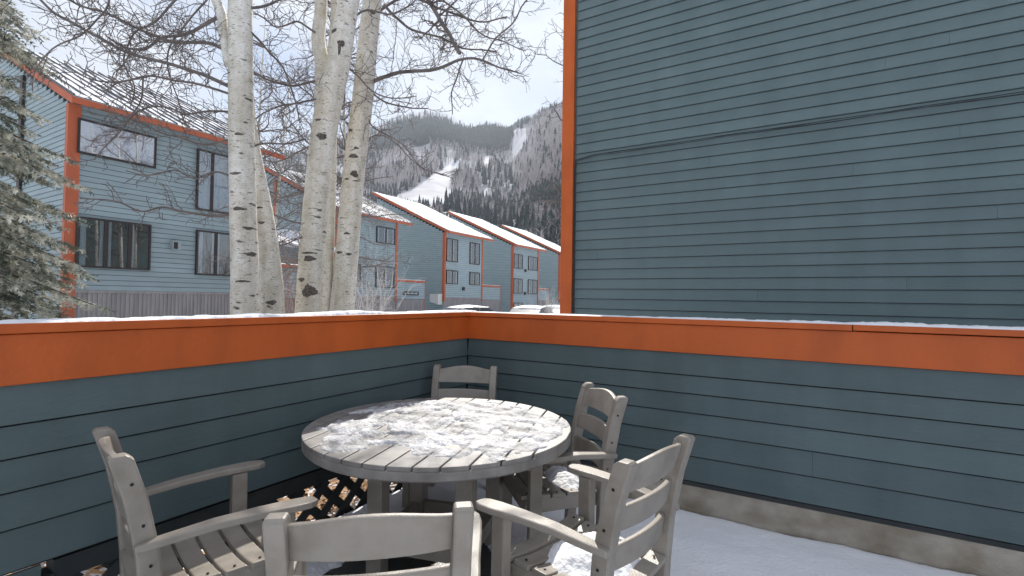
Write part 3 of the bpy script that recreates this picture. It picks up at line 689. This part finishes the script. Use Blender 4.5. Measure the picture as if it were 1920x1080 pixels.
# ------------------------------------------------------------------ trees
rt = random.Random(11)
def wander(p, d, L, n, wob, lift=0, r=rt):
    pts = [Vector(p)]; d = Vector(d).normalized()
    for i in range(n):
        d = (d+Vector((r.gauss(0, wob), r.gauss(0, wob), r.gauss(0, wob)+lift))).normalized(); pts.append(pts[-1]+d*(L/n))
    return pts
def perp(d, r=rt):
    v = Vector((r.gauss(0, 1), r.gauss(0, 1), r.gauss(0, 1))); v -= d*v.dot(d)
    return v.normalized()
def ftube(mb, pts, r0, r1):
    n = len(pts); d = pts[-1]-pts[0]; ax = d.orthogonal().normalized(); bx = d.cross(ax).normalized(); b0 = len(mb.v); v = mb.v; f = mb.f
    o = (ax, ax*-.5+bx*.866, ax*-.5-bx*.866)
    for i, q in enumerate(pts):
        r_ = r0+(r1-r0)*i/(n-1)
        for e in o: v.append((q.x+e.x*r_, q.y+e.y*r_, q.z+e.z*r_))
    for i in range(n-1):
        k = b0+i*3; f.append((k, k+1, k+4, k+3)); f.append((k+1, k+2, k+5, k+4)); f.append((k+2, k, k+3, k+5))
def twigs(mb, pts, r0, length, level, dens=.16, r=rt, sag=0.0):
    """side shoots along a polyline"""
    acc = r.random()*dens
    tot = sum((pts[i+1]-pts[i]).length for i in range(len(pts)-1)); run = 0
    for i in range(len(pts)-1):
        seg = pts[i+1]-pts[i]; l = seg.length; d = seg.normalized(); t = acc
        while t < l:
            f = (run+t)/tot
            L_ = length*(.45+.75*r.random())*(1-.45*f)
            dr = (d*(.35+.5*r.random())+perp(d, r)*(.75)+Vector((0, 0, sag+r.uniform(-.12, .22)))).normalized()
            n = max(4, int(L_/.085)); rr = max(.0040, r0*(.5 if level > 1 else .55))
            q = wander(pts[i]+d*t, dr, L_, n, .30, .03+sag*.2, r)
            ftube(mb, q, rr, rr*.6)
            if level > 1: twigs(mb, q, rr, L_*.52, level-1, dens*.78, r, sag)
            t += dens*(.6+.8*r.random())
        acc = t-l; run += l
def smooth_path(pts, n):
    out = []; P = [pts[0]]+list(pts)+[pts[-1]]
    for i in range(len(pts)-1):
        a, b2, c, d = P[i], P[i+1], P[i+2], P[i+3]
        for k in range(n):
            t = k/n; out.append(.5*((2*b2)+(c-a)*t+(2*a-5*b2+4*c-d)*t*t+(3*b2-3*c+d-a)*t**3))
    out.append(pts[-1]); return out
def trunk_mesh(pts, rad, n=22):
    mb = MB(); mb.tube(pts, rad, n)
    return mb
def limb_from_px(pp, dep0, dep1, n=4):
    m = len(pp); return smooth_path([at_d(x, y, dep0+(dep1-dep0)*i/(m-1)) for i, (x, y) in enumerate(pp)], n)
def aspen(label, trunk_px, dep, wpx, limbs, knots=(), twig=True, top=3.2, crown=6, seed=1, deps=None, lean=None):
    """trunk_px from the lowest visible point upwards; continues down to the ground and above the frame"""
    r = random.Random(seed); pts = [at_d(x, y, dep) for x, y in trunk_px]; rad = [w/FPX*dep/2 for w in wpx]
    d = (pts[1]-pts[0]).normalized(); k = (pts[0].z-GZ+.15)/d.z; foot = pts[0]-d*k
    pts = [foot, foot+(pts[0]-foot)*.25]+pts; rad = [rad[0]*1.35, rad[0]*1.08]+rad
    d2 = (pts[-1]-pts[-2]).normalized(); nseg = 6; up = []; p = pts[-1]; rr = rad[-1]
    if top > 0:
        for i in range(nseg):
            d2 = (d2+Vector((r.gauss(0, .06), r.gauss(0, .06), .05))).normalized(); p = p+d2*(top/nseg); up.append(p); rad.append(rr*(1-.75*(i+1)/nseg))
    allp = pts+up; T = thing('aspen_tree', label, 'tree', tuple(foot), group='white-barked aspens beyond the patio wall')
    sp = smooth_path(allp, 6); sr = []
    for i in range(len(rad)-1):
        for k2 in range(6): t = k2/6; sr.append(rad[i]*(1-t)+rad[i+1]*t)
    sr.append(rad[-1]); sr = [q*(1+.035*N((i*.7, seed, 0), 1)) for i, q in enumerate(sr)]
    trunk_mesh(sp, sr).build('trunk', M['bark'], T, smooth=True)
    tw = MB()
    for (pp, d0, d1, w0, w1, lv, ln) in limbs:
        q = limb_from_px(pp, d0, d1); n = len(q); r0 = w0/FPX*d0/2*(.8 if w0 < 14 else 1); r1 = max(.005, w1/FPX*d1/2*.8)
        q = [p+Vector((N(p, 3, 1), N(p, 3, 2), N(p, 3, 3)))*.03*min(1, i/4) for i, p in enumerate(q)]
        MB().tube(q, [r0+(r1-r0)*i/(n-1) for i in range(n)], 7).build('limb', M['bark'] if w0 > 14 else M['twig'], T, smooth=True)
        if lv: twigs(tw, q[2:], max(.010, r1), ln*1.25, lv, .085, r)
    # unseen upper crown: limbs turned from the patio to keep its sun clear
    for i in range(crown):
        a = r.uniform(1.9, 4.6); k2 = r.randint(max(0, len(up)-4), len(up)-1) if up else 0
        s0 = up[k2] if up else pts[-1]; dr = Vector((math.cos(a), math.sin(a), r.uniform(-.1, .5)))
        q = wander(s0, dr, r.uniform(1.0, 2.0), 9, .18, -.01, r); MB().tube(q, [.026*(1-.8*j/9) for j in range(10)], 5).build('limb', M['twig'], T, smooth=True)
        twigs(tw, q[1:], .012, .8, 2, .12, r)
    tag(tw.build('twigs', M['twig'], T, smooth=False), kind='stuff')
    for (kx, ky, kw, kh) in knots:
        # dark branch scar hugging the bark on the patio side
        best = min(range(len(sp)), key=lambda i: abs((sp[i]-at_d(kx, ky, dep)).length)); c = sp[best]; rr = sr[best]
        to = (EYE-c); to.z = 0; to.normalize(); side = Vector((0, 0, 1)).cross(to).normalized()
        target = at_d(kx, ky, dep); offs = (target-c).dot(side); offs = max(-rr*.85, min(rr*.85, offs)); mb = MB(); nn = 14
        hw, hh = kw/FPX*dep/2, kh/FPX*dep/2
        def surf(u, v):
            s2 = max(-.96, min(.96, (offs+u)/rr)); return Vector((c.x, c.y, target.z+v))+side*(rr*s2)+to*(rr*math.sqrt(1-s2*s2))
        cen = surf(0, 0)+to*.006; mb.v.append(tuple(cen))
        for ring, dd in ((.6, .005), (1.0, -.004)):
            for k3 in range(nn):
                a = 2*math.pi*k3/nn; j = 1+.16*math.sin(3*a+kx)+.1*math.sin(5*a+ky)
                mb.v.append(tuple(surf(math.cos(a)*hw*ring*j, math.sin(a)*hh*ring*j)+to*dd))
        for k3 in range(nn):
            mb.f.append((0, 1+k3, 1+(k3+1) % nn)); mb.f.append((1+k3, 1+nn+k3, 1+nn+(k3+1) % nn, 1+(k3+1) % nn))
        mb.build('bark_scar', M['knot'], T, smooth=True)
    return T
# five stems in view, limbs traced where they grow
D1 = 5.3
aspen('broad aspen trunk in front of the nearest townhouse, long limbs reaching over its roof', [(461, 592), (459, 500), (456, 400), (454, 300), (452, 200), (451, 100), (451, 0)], D1, [52, 48, 46, 45, 43, 42, 41], [
    ([(430, 162), (380, 140), (325, 122), (275, 110), (230, 93), (175, 65), (120, 35), (75, 0), (30, -40)], D1, 5.0, 9, 5, 2, .62),
    ([(428, 96), (395, 84), (340, 80), (300, 72), (255, 52), (205, 28), (150, 8), (100, -25)], D1, 5.6, 9, 4, 2, .58),
    ([(430, 176), (390, 162), (330, 150), (268, 144), (215, 158), (170, 150), (120, 118)], D1, 4.8, 6, 3, 2, .5),
    ([(420, 28), (385, 44), (345, 66), (300, 74), (270, 92), (240, 90), (200, 70)], D1+.05, 5.7, 9, 4, 2, .5),
    ([(432, 120), (424, 85), (416, 40), (400, -10), (385, -60)], D1, D1+.1, 22, 18, 0, .5),
    ([(432, 403), (395, 402), (350, 397), (305, 388), (262, 394), (215, 380), (150, 372)], D1, 4.9, 7, 2.5, 2, .30),
    ([(432, 262), (390, 268), (345, 262), (290, 245), (235, 215), (190, 205)], D1, 5.9, 6, 2.5, 2, .42),
    ([(472, 15), (510, 8), (545, -12)], D1, 5.8, 7, 4, 2, .5),
    ([(473, 275), (505, 268), (540, 272), (575, 262)], D1, 5.9, 5, 3, 2, .4),
    ([(470, 60), (500, 90), (530, 130), (552, 180), (560, 230)], D1, 6.4, 6, 2.5, 2, .5),
    ([(268, 145), (262, 195), (230, 235), (205, 262)], 5.0, 4.8, 4, 2, 2, .34),
    ([(360, -40), (330, 0), (290, 40), (255, 62), (232, 110), (250, 160), (240, 200)], 6.0, 5.4, 6, 2, 2, .55),
    ([(210, -40), (195, 20), (160, 60), (110, 85), (70, 130), (60, 170)], 5.2, 5.0, 5, 2, 2, .5),
    ([(410, -30), (372, 20), (330, 70), (312, 120), (330, 180), (345, 235)], 5.9, 5.6, 5, 2, 2, .5),
    ([(432, 330), (400, 322), (360, 335), (325, 318), (280, 330), (235, 318)], D1, 4.7, 4, 2, 2, .32),
    ([(432, 210), (392, 205), (352, 212), (315, 200), (270, 205), (225, 240), (180, 300)], D1, 4.8, 5, 2, 2, .42)],
    knots=[(448, 395, 30, 8), (470, 478, 22, 9), (440, 330, 26, 6), (448, 258, 20, 6), (470, 190, 24, 7), (455, 528, 34, 5), (465, 430, 22, 7)], seed=3)
D1b = 5.75
aspen('short leaning aspen trunk close beside the broadest trunk', [(512, 592), (508, 520), (500, 450), (492, 390), (484, 340), (474, 280), (466, 210), (462, 120)], D1b, [42, 40, 38, 34, 30, 26, 22, 20], [
    ([(498, 455), (530, 460), (560, 448), (600, 430)], D1b, 6.2, 4, 2, 1, .3)], knots=[(508, 567, 22, 10), (490, 420, 14, 6), (482, 392, 30, 4)], seed=5, crown=5, top=2.5)
D2 = 6.2
t2 = aspen('forked aspen trunk with a dark square scar and an eye-shaped scar', [(578, 592), (582, 520), (588, 440), (596, 350), (606, 260), (618, 190), (636, 110), (655, 0)], D2, [48, 46, 46, 46, 46, 46, 42, 36], [
    ([(606, 262), (606, 200), (604, 140), (600, 70), (604, 0), (606, -60)], D2+.06, D2+.2, 34, 24, 0, .5),
    ([(590, 152), (550, 158), (505, 150), (465, 128), (430, 90), (395, 70)], D2, 6.6, 6, 2.5, 2, .55),
    ([(594, 186), (550, 196), (505, 205), (470, 226), (440, 232)], D2, 6.9, 5, 2, 2, .5),
    ([(590, 268), (555, 286), (525, 304), (490, 300), (455, 318)], D2, 6.9, 4, 2, 2, .4),
    ([(590, 60), (555, 40), (520, 50), (485, 30), (450, 20)], D2, 7.0, 5, 2.5, 2, .5),
    ([(650, 40), (690, 20), (740, 25), (790, -10)], D2, 6.8, 6, 3, 2, .5),
    ([(630, 120), (660, 130), (700, 170), (735, 185), (780, 180)], D2, 7, 5, 2, 2, .5)],
    knots=[(580, 545, 28, 24), (580, 486, 22, 12), (580, 476, 40, 5), (603, 262, 22, 13), (640, 90, 18, 14), (636, 100, 6, 26), (596, 410, 16, 4), (566, 525, 12, 9), (608, 66, 16, 7), (597, 232, 14, 5)], seed=8)
D2b = 6.9
aspen('thin aspen trunk half hidden behind the forked one', [(607, 592), (612, 500), (616, 400), (620, 300), (622, 200), (622, 100)], D2b, [27, 26, 24, 22, 18, 15], [
    ([(620, 300), (660, 285), (700, 255), (735, 262), (770, 298), (795, 318)], D2b, 7.3, 4, 2, 2, .4)], seed=13, crown=6)
D3 = 6.9
aspen('slanting aspen trunk with one long limb reaching towards the tall sided building', [(640, 592), (647, 520), (655, 420), (662, 340), (671, 260), (681, 180), (689, 90), (699, 0)], D3, [45, 43, 41, 40, 39, 38, 36, 33], [
    ([(692, 158), (725, 142), (775, 134), (830, 126), (868, 112), (905, 112), (940, 128), (975, 140)], D3, 6.6, 10, 3, 2, .62),
    ([(862, 100), (840, 62), (815, 20), (795, -20), (770, -70)], 6.7, 7.4, 9, 10, 2, .5),
    ([(720, 8), (745, 35), (775, 58), (830, 70), (870, 90), (930, 95)], D3, 7.4, 7, 3, 2, .6),
    ([(688, 165), (720, 190), (760, 200), (800, 205)], D3, 7.0, 5, 2.5, 2, .5),
    ([(678, 190), (650, 200), (620, 215)], D3, 7.2, 4, 2, 2, .4),
    ([(686, 205), (700, 240), (740, 260), (775, 295), (800, 320), (850, 335)], D3, 6.5, 4, 2, 1, .35),
    ([(700, 30), (760, -5), (840, 20), (900, 40), (950, 30)], D3, 7.6, 7, 3, 2, .6),
    ([(905, 112), (930, 70), (965, 40), (985, 5), (1010, -30)], 6.7, 6.9, 4, 3, 2, .5),
    ([(790, -30), (850, 15), (900, 60), (940, 78), (985, 95)], 7.2, 6.9, 5, 2, 2, .5),
    ([(868, 112), (855, 150), (845, 185), (848, 215)], 6.75, 6.6, 4, 2, 2, .35)],
    knots=[(664, 330, 16, 14), (656, 250, 12, 8), (663, 298, 22, 9), (668, 283, 12, 6), (698, 32, 12, 7), (650, 440, 12, 5), (636, 475, 12, 6), (654, 478, 10, 5), (650, 340, 10, 4)], seed=21)
# further aspens whose crowns fill the sky behind
def far_proto(seed, h=9.5, nl=40):
    r = random.Random(seed); T = thing('aspen_tree', 'x', 'tree', (0, 0, 0), group='bare aspens behind the first trunks')
    pts = wander(Vector((0, 0, 0)), (0, 0, 1), h, 12, .02, .08, r)
    MB().tube(pts, [.075*(1-.85*i/12) for i in range(13)], 10).build('trunk', M['bark'], T, smooth=True); tw = MB()
    for i in range(nl):
        k = r.randint(3, 11); a = r.uniform(0, 6.28); l = r.uniform(1.0, 2.5)*(1-.035*k)
        c = wander(pts[k], (math.cos(a), math.sin(a), r.uniform(.0, .6)), l, 9, .2, .0, r)
        MB().tube(c, [.024*(1-.75*j/9) for j in range(10)], 5).build('limb', M['twig'], T, smooth=True); twigs(tw, c[1:], .012, .85, 2, .15, r)
    tag(tw.build('twigs', M['twig'], T), kind='stuff'); return T
fp = [far_proto(31), far_proto(32)]; used = set()
for (px, dep, sc, pi, label) in [(584, 10.5, 1.0, 0, 'slender bare aspen directly behind the forked trunk'), (655, 13, 1.0, 1, 'bare aspen behind the slanting trunk'), (1088, 11.0, 1.15, 0, 'bare aspen whose twigs reach out past the orange corner board'),
        (470, 14, 1.0, 1, 'bare aspen behind the broadest trunk'), (505, 21, 1.25, 0, 'bare aspen rising behind the leaning short trunk'), (608, 18, 1.2, 1, 'bare aspen behind the thin half hidden trunk')]:
    T = fp[pi] if pi not in used else copy_tree(fp[pi]); used.add(pi); q = at_d(px, 560, dep); T.location = (q.x, q.y, GZ-.1); T.rotation_euler = (0, 0, px*.37+dep); T.scale = (sc, sc, sc); T['label'] = label
# shrubs
def shrub(px, py, dep, h, w, m, seed, label, n=26):
    r = random.Random(seed); q = at_d(px, py, dep); foot = Vector((q.x, q.y, GZ)); T = thing('shrub', label, 'shrub', tuple(foot)); mb = MB()
    for i in range(n):
        a = r.uniform(0, 6.28); c = wander(foot+Vector((r.gauss(0, w*.12), r.gauss(0, w*.12), 0)), (math.cos(a)*w/h*.7, math.sin(a)*w/h*.7, 1), h*r.uniform(.6, 1.05), 9, .12, .02, r)
        mb.tube(c, [.012*(1-.6*j/9) for j in range(10)], 3, False); twigs(mb, c[3:], .007, h*.2, 2, .22, r)
    tag(mb.build('stems', m, T), kind='stuff')
shrub(548, 560, 16.5, 4.3, 1.2, M['shrubred'], 41, 'reddish twiggy shrub before the courtyard wall of the nearest townhouse', 30)
shrub(690, 560, 15.5, 3.3, 1.3, M['shrubpale'], 42, 'pale twiggy shrub in front of the townhouse behind the slanting aspen', 30)
shrub(1027, 575, 26, 2.4, .8, M['shrubpale'], 43, 'small frosted bush beside the orange corner board', 26)
# ------------------------------------------------------------------ spruce
def spruce(base, H_, Rb, seed, label):
    r = random.Random(seed); T = thing('spruce_tree', label, 'tree', tuple(base)); B = Vector(base)
    MB().tube([B, B+Vector((0, 0, H_*.5)), B+Vector((0, 0, H_))], [.16, .10, .015], 10).build('trunk', M['sprucewood'], T)
    wood = MB(); nd = MB(); z = .35; 
    while z < H_-.2:
        L0 = Rb*(1-z/H_)**.8; nb_ = 9 if z < H_*.8 else 6
        for k in range(nb_):
            a = r.uniform(0, 6.28); l = L0*r.uniform(.8, 1.12); n = 9; p = B+Vector((0, 0, z+r.uniform(-.12, .12))); pts = []
            for i in range(n+1):
                t = i/n; pts.append(p+Vector((math.cos(a)*l*t, math.sin(a)*l*t, l*(.10*math.sin(t*3.1)-.34*t*t+.16*t**4))))
            wood.tube(pts, [.022*(1-.85*i/n) for i in range(n+1)], 4, False)
            side = Vector((-math.sin(a), math.cos(a), 0))
            for i in range(1, n+1):
                for rep in (0, .5):
                    t = (i-rep)/n; i0 = min(n-1, int(t*n)); q = pts[i0].lerp(pts[i0+1], t*n-i0)
                    for s in (-1, 1):
                        tl = (.10+.34*l*(1-t)**.8*min(1, t*3.5))*r.uniform(.7, 1.15)
                        if t > .95: tl = .12
                        fw = (pts[i0+1]-pts[i0]).normalized(); d = (fw*.8+side*s*.75+Vector((0, 0, r.uniform(-.30, .12)))).normalized()
                        m2 = max(3, int(tl/.033)); e = q
                        for j in range(m2):
                            d = (d+Vector((r.gauss(0, .08), r.gauss(0, .08), -.02))).normalized(); e = e+d*(tl/m2)
                            for g in range(6):
                                v = perp(d, r); nl_ = .044*r.uniform(.8, 1.3); tip = e+(d*.75+v*.75)*nl_; w = d.cross(v)*.0085
                                b0 = len(nd.v); nd.v += [tuple(e-w), tuple(e+w), tuple(tip)]; nd.f.append((b0, b0+1, b0+2))
        z += .13+.10*z/H_
    tag(wood.build('branches', M['sprucewood'], T), kind='stuff')
    # needles: one mesh, no normal recalculation needed
    me = bpy.data.meshes.new('needles'); me.from_pydata([(x-B.x, y-B.y, zz-B.z) for x, y, zz in nd.v], [], nd.f); me.update()
    o = bpy.data.objects.new('needles', me); COL.objects.link(o); me.materials.append(M['spruce']); o.parent = T; o['kind'] = 'stuff'
    return len(nd.f)
ntri = spruce((-8.1, .95, GZ), 8.6, 2.1, 51, 'silvery green spruce with drooping boughs beside the nearest townhouse')
print('spruce tris', ntri)

# ------------------------------------------------------------------ mountain
SKY = [(-200, 330), (200, 330), (400, 322), (488, 305), (577, 283), (627, 264), (690, 245), (730, 230), (770, 220), (810, 217), (840, 227), (870, 242), (900, 239), (925, 238), (955, 246), (985, 232), (1010, 218), (1050, 206), (1150, 190), (1350, 190), (1900, 230)]
def hor(px): return 566+.0148*(px-960)
SX = [p[0] for p in SKY]; SE = [hor(p[0])-p[1] for p in SKY]
GD = [140, 350, 700, 1000, 1300]; GE = [0, .44, .73, .885, 1.0]
def dscale(px): return 1.0-.42*min(1, max(0, (px-945)/70))
def column(px):
    d = ray(px, hor(px)); h = Vector((d.x, d.y, 0)).normalized(); c = Vector((CF.x, CF.y, 0)).normalized().dot(h)
    return h, c
def terrain(px, dist):
    """height of the slope at image column px, horizontal distance dist"""
    s = dscale(px); E_ = float(np.interp(px, SX, SE)); g = float(np.interp(dist/s, GD+[1900], GE+[.80])); h, c = column(px)
    e = E_*g*(FPX**-1)*c
    bump = (1+.05*FB((px*.012, dist*.004, 0), 1, 4)*(1 if dist/s < 1200 else .3))
    return h*dist+Vector((0, 0, EYE.z+dist*e*bump-.8*(1-min(1, (dist-140)/120))))
b = MB(); NPX, ND = 190, 70
cols = [-150+1750*i/NPX for i in range(NPX+1)]
for i in range(NPX+1):
    for j in range(ND+1):
        t = j/ND; dist = 140*dscale(cols[i])*(1900/140)**t; b.v.append(tuple(terrain(cols[i], dist)))
for i in range(NPX):
    for j in range(ND): k = i*(ND+1)+j; b.f.append((k, k+1, k+ND+2, k+ND+1))
b.build('mountain', mat('mountain_snow', (.66, .68, .74), .9, (.48, .47, .50), .02), smooth=True)['kind'] = 'structure'
def inpoly(x, y, P):
    c = False
    for (x1, y1), (x2, y2) in zip(P, P[1:]+P[:1]):
        if (y1 > y) != (y2 > y) and x < (x2-x1)*(y-y1)/(y2-y1)+x1: c = not c
    return c
RUNS = [[(980, 250), (986, 266), (964, 296), (953, 294), (958, 272)], [(842, 308), (862, 318), (838, 342), (848, 372), (830, 402), (735, 402), (728, 380), (775, 362), (805, 340), (822, 318)], [(768, 278), (800, 276), (800, 290), (766, 290)], [(905, 302), (922, 298), (910, 330), (902, 330)], [(600, 330), (650, 318), (655, 330), (610, 345)]]
DARK = [(690, 268), (740, 243), (820, 232), (870, 250), (952, 250), (958, 270), (948, 288), (900, 296), (850, 290), (800, 276), (740, 284), (700, 296)]
def place(px, py):
    E_ = float(np.interp(px, SX, SE)); g = (hor(px)-py)/E_
    if g >= 1 or g <= .02: return None
    return terrain(px, float(np.interp(g, GE, GD))*dscale(px))
def conifer_tpl(seed, layers=5, sides=7):
    r = random.Random(seed); v = []; f = []
    for l in range(layers):
        z0 = .10+.78*l/layers; z1 = min(1, z0+.36*(1-.4*l/layers)); rr = .19*(1-l/layers*.86); b0 = len(v)
        for k in range(sides): a = 6.283*k/sides+l*.5; q = rr*r.uniform(.65, 1.2); v.append((q*math.cos(a), q*math.sin(a), z0+r.uniform(-.03, .02)))
        v.append((0, 0, z1)); f += [(b0+k, b0+(k+1) % sides, b0+sides) for k in range(sides)]
    return np.array(v), np.array(f)
def bare_tpl(seed, n=17):
    r = random.Random(seed); v = []; f = []
    def blade(p, q, w):
        b0 = len(v); p, q = Vector(p), Vector(q); a = r.uniform(0, 3.14); s = Vector((math.cos(a), math.sin(a), 0))*w; v.extend([tuple(p-s), tuple(p+s), tuple(q)]); f.append((b0, b0+1, b0+2))
    for a in (0, 1.57): b0 = len(v); s = (.014*math.cos(a), .014*math.sin(a)); v.extend([(-s[0], -s[1], 0), (s[0], s[1], 0), (0, 0, .95)]); f.append((b0, b0+1, b0+2))
    for i in range(n):
        z = r.uniform(.25, .8); a = r.uniform(0, 6.28); l = r.uniform(.10, .24); blade((0, 0, z), (l*math.cos(a), l*math.sin(a), z+r.uniform(.12, .30)), .010)
    return np.array(v), np.array(f)
def scatter(name, tpls, spots, m, label, cat):
    V = []; F = []; off = 0
    for p, h, wsc in spots:
        v, f = tpls[rng.integers(len(tpls))]; a = rng.random()*6.28; c, s = math.cos(a), math.sin(a)
        x = (v[:, 0]*c-v[:, 1]*s)*h*wsc+p.x; y = (v[:, 0]*s+v[:, 1]*c)*h*wsc+p.y; z = v[:, 2]*h+p.z-.3
        V.append(np.stack([x, y, z], 1)); F.append(f+off); off += len(v)
    V = np.concatenate(V); F = np.concatenate(F); me = bpy.data.meshes.new(name)
    me.vertices.add(len(V)); me.vertices.foreach_set('co', V.ravel()); me.loops.add(len(F)*3); me.loops.foreach_set('vertex_index', F.ravel().astype(np.int32))
    me.polygons.add(len(F)); me.polygons.foreach_set('loop_start', np.arange(0, len(F)*3, 3, dtype=np.int32)); me.update(); me.validate()
    o = bpy.data.objects.new(name, me); COL.objects.link(o); me.materials.append(m); return tag(o, label, cat, kind='stuff')
SINGLE = [(833, 408, 52), (843, 404, 46), (856, 412, 48), (868, 416, 44), (878, 420, 42), (893, 430, 40), (905, 352, 42), (913, 346, 28), (930, 340, 28), (945, 344, 26), (952, 342, 30), (912, 425, 48), (926, 430, 46), (943, 432, 42), (955, 436, 46), (968, 440, 48), (984, 436, 52), (996, 442, 42), (1008, 446, 44), (1022, 450, 40), (1036, 446, 46), (1046, 452, 42), (810, 402, 26), (973, 250, 24), (966, 256, 20), (918, 440, 36), (1000, 425, 32), (886, 408, 34)]
_r = random.Random(77)
SINGLE += [(_r.uniform(870, 1055), _r.uniform(415, 460), _r.uniform(26, 46)) for _ in range(24)]+[(_r.uniform(893, 962), _r.uniform(330, 352), _r.uniform(18, 32)) for _ in range(7)]
con, bar_ = [], []
for i in range(56000):
    px = rng.uniform(330, 1330); py = rng.uniform(185, 480)
    if any(inpoly(px, py, P) for P in RUNS): continue
    if any(abs(px-a)<hp_*.13 and b_-hp_*.15 < py < b_+hp_*.45 for a, b_, hp_ in SINGLE): continue
    p = place(px, py)
    if p is None: continue
    nz = FB((px*.03, py*.05, 0), 1, 9)
    if inpoly(px, py, DARK): k = .9
    elif px < 700: k = .25+.3*nz
    elif py > 375: k = .30+.45*nz
    elif px > 985 and py < 300: k = .05
    else: k = .05+.35*max(0, nz)
    if rng.random() < k: con.append((p, rng.uniform(9, 19)*(1 if py < 360 else .72), rng.uniform(.7, 1.15)))
    else: bar_.append((p, rng.uniform(9, 16)*(1 if py < 360 else .62), rng.uniform(.8, 1.4)))
for i in range(7000):
    px = rng.uniform(690, 960); py = rng.uniform(228, 298)
    if inpoly(px, py, DARK) and not any(inpoly(px, py, P) for P in RUNS):
        p = place(px, py)
        if p is not None: con.append((p, rng.uniform(10, 20), rng.uniform(.8, 1.2)))
for i in range(260):                       # conifers along the skyline
    px = rng.choice([rng.uniform(690, 985), rng.uniform(955, 985), rng.uniform(985, 1060)]); p = place(px, hor(px)-.985*float(np.interp(px, SX, SE)))
    if p is not None: con.append((p, rng.uniform(8, 20), rng.uniform(.6, .9)))
scatter('conifer_forest', [conifer_tpl(s) for s in range(6)], con, M['conifer'], 'dark conifer woods covering the far mountainside', 'forest')
scatter('aspen_forest', [bare_tpl(s) for s in range(8)], bar_, M['bare'], 'pale leafless aspen woods covering the mountainside', 'forest')
# conifers standing out singly behind the roofs
v, f = conifer_tpl(99, 9, 9); me = bpy.data.meshes.new('conifer'); me.from_pydata([(a*1.05, b_*1.05, c) for a, b_, c in v.tolist()], [], f.tolist()); me.materials.append(M['conifer'])
for (px, py, hp) in SINGLE:
    p = place(px, py)
    if p is None: continue
    o = bpy.data.objects.new('conifer_tree', me); COL.objects.link(o); h = hp/FPX*(p-EYE).dot(CF); o.location = (p.x, p.y, p.z-.3); o.scale = (h*.8, h*.8, h); o.rotation_euler = (0, 0, rt.random()*6)
    tag(o, 'single dark conifer standing on the slope behind the townhouse roofs', 'tree', 'single conifers on the mountainside')
# ------------------------------------------------------------------ haze: thin blue mountain air
b = MB(); b.box((-2600, -80, GZ-1.2), (1400, 2600, 900))
hz = bpy.data.materials.new('mountain_air'); hz.use_nodes = True; t = hz.node_tree; t.nodes.clear()
ho = t.nodes.new('ShaderNodeOutputMaterial'); hv = t.nodes.new('ShaderNodeVolumePrincipled'); hv.inputs['Color'].default_value = (.80, .88, 1, 1); hv.inputs['Density'].default_value = .00020; hv.inputs['Anisotropy'].default_value = .3
t.links.new(hv.outputs[0], ho.inputs['Volume'])
tag(b.build('haze', hz), 'thin bluish air between the houses and the mountain', 'haze', kind='stuff')
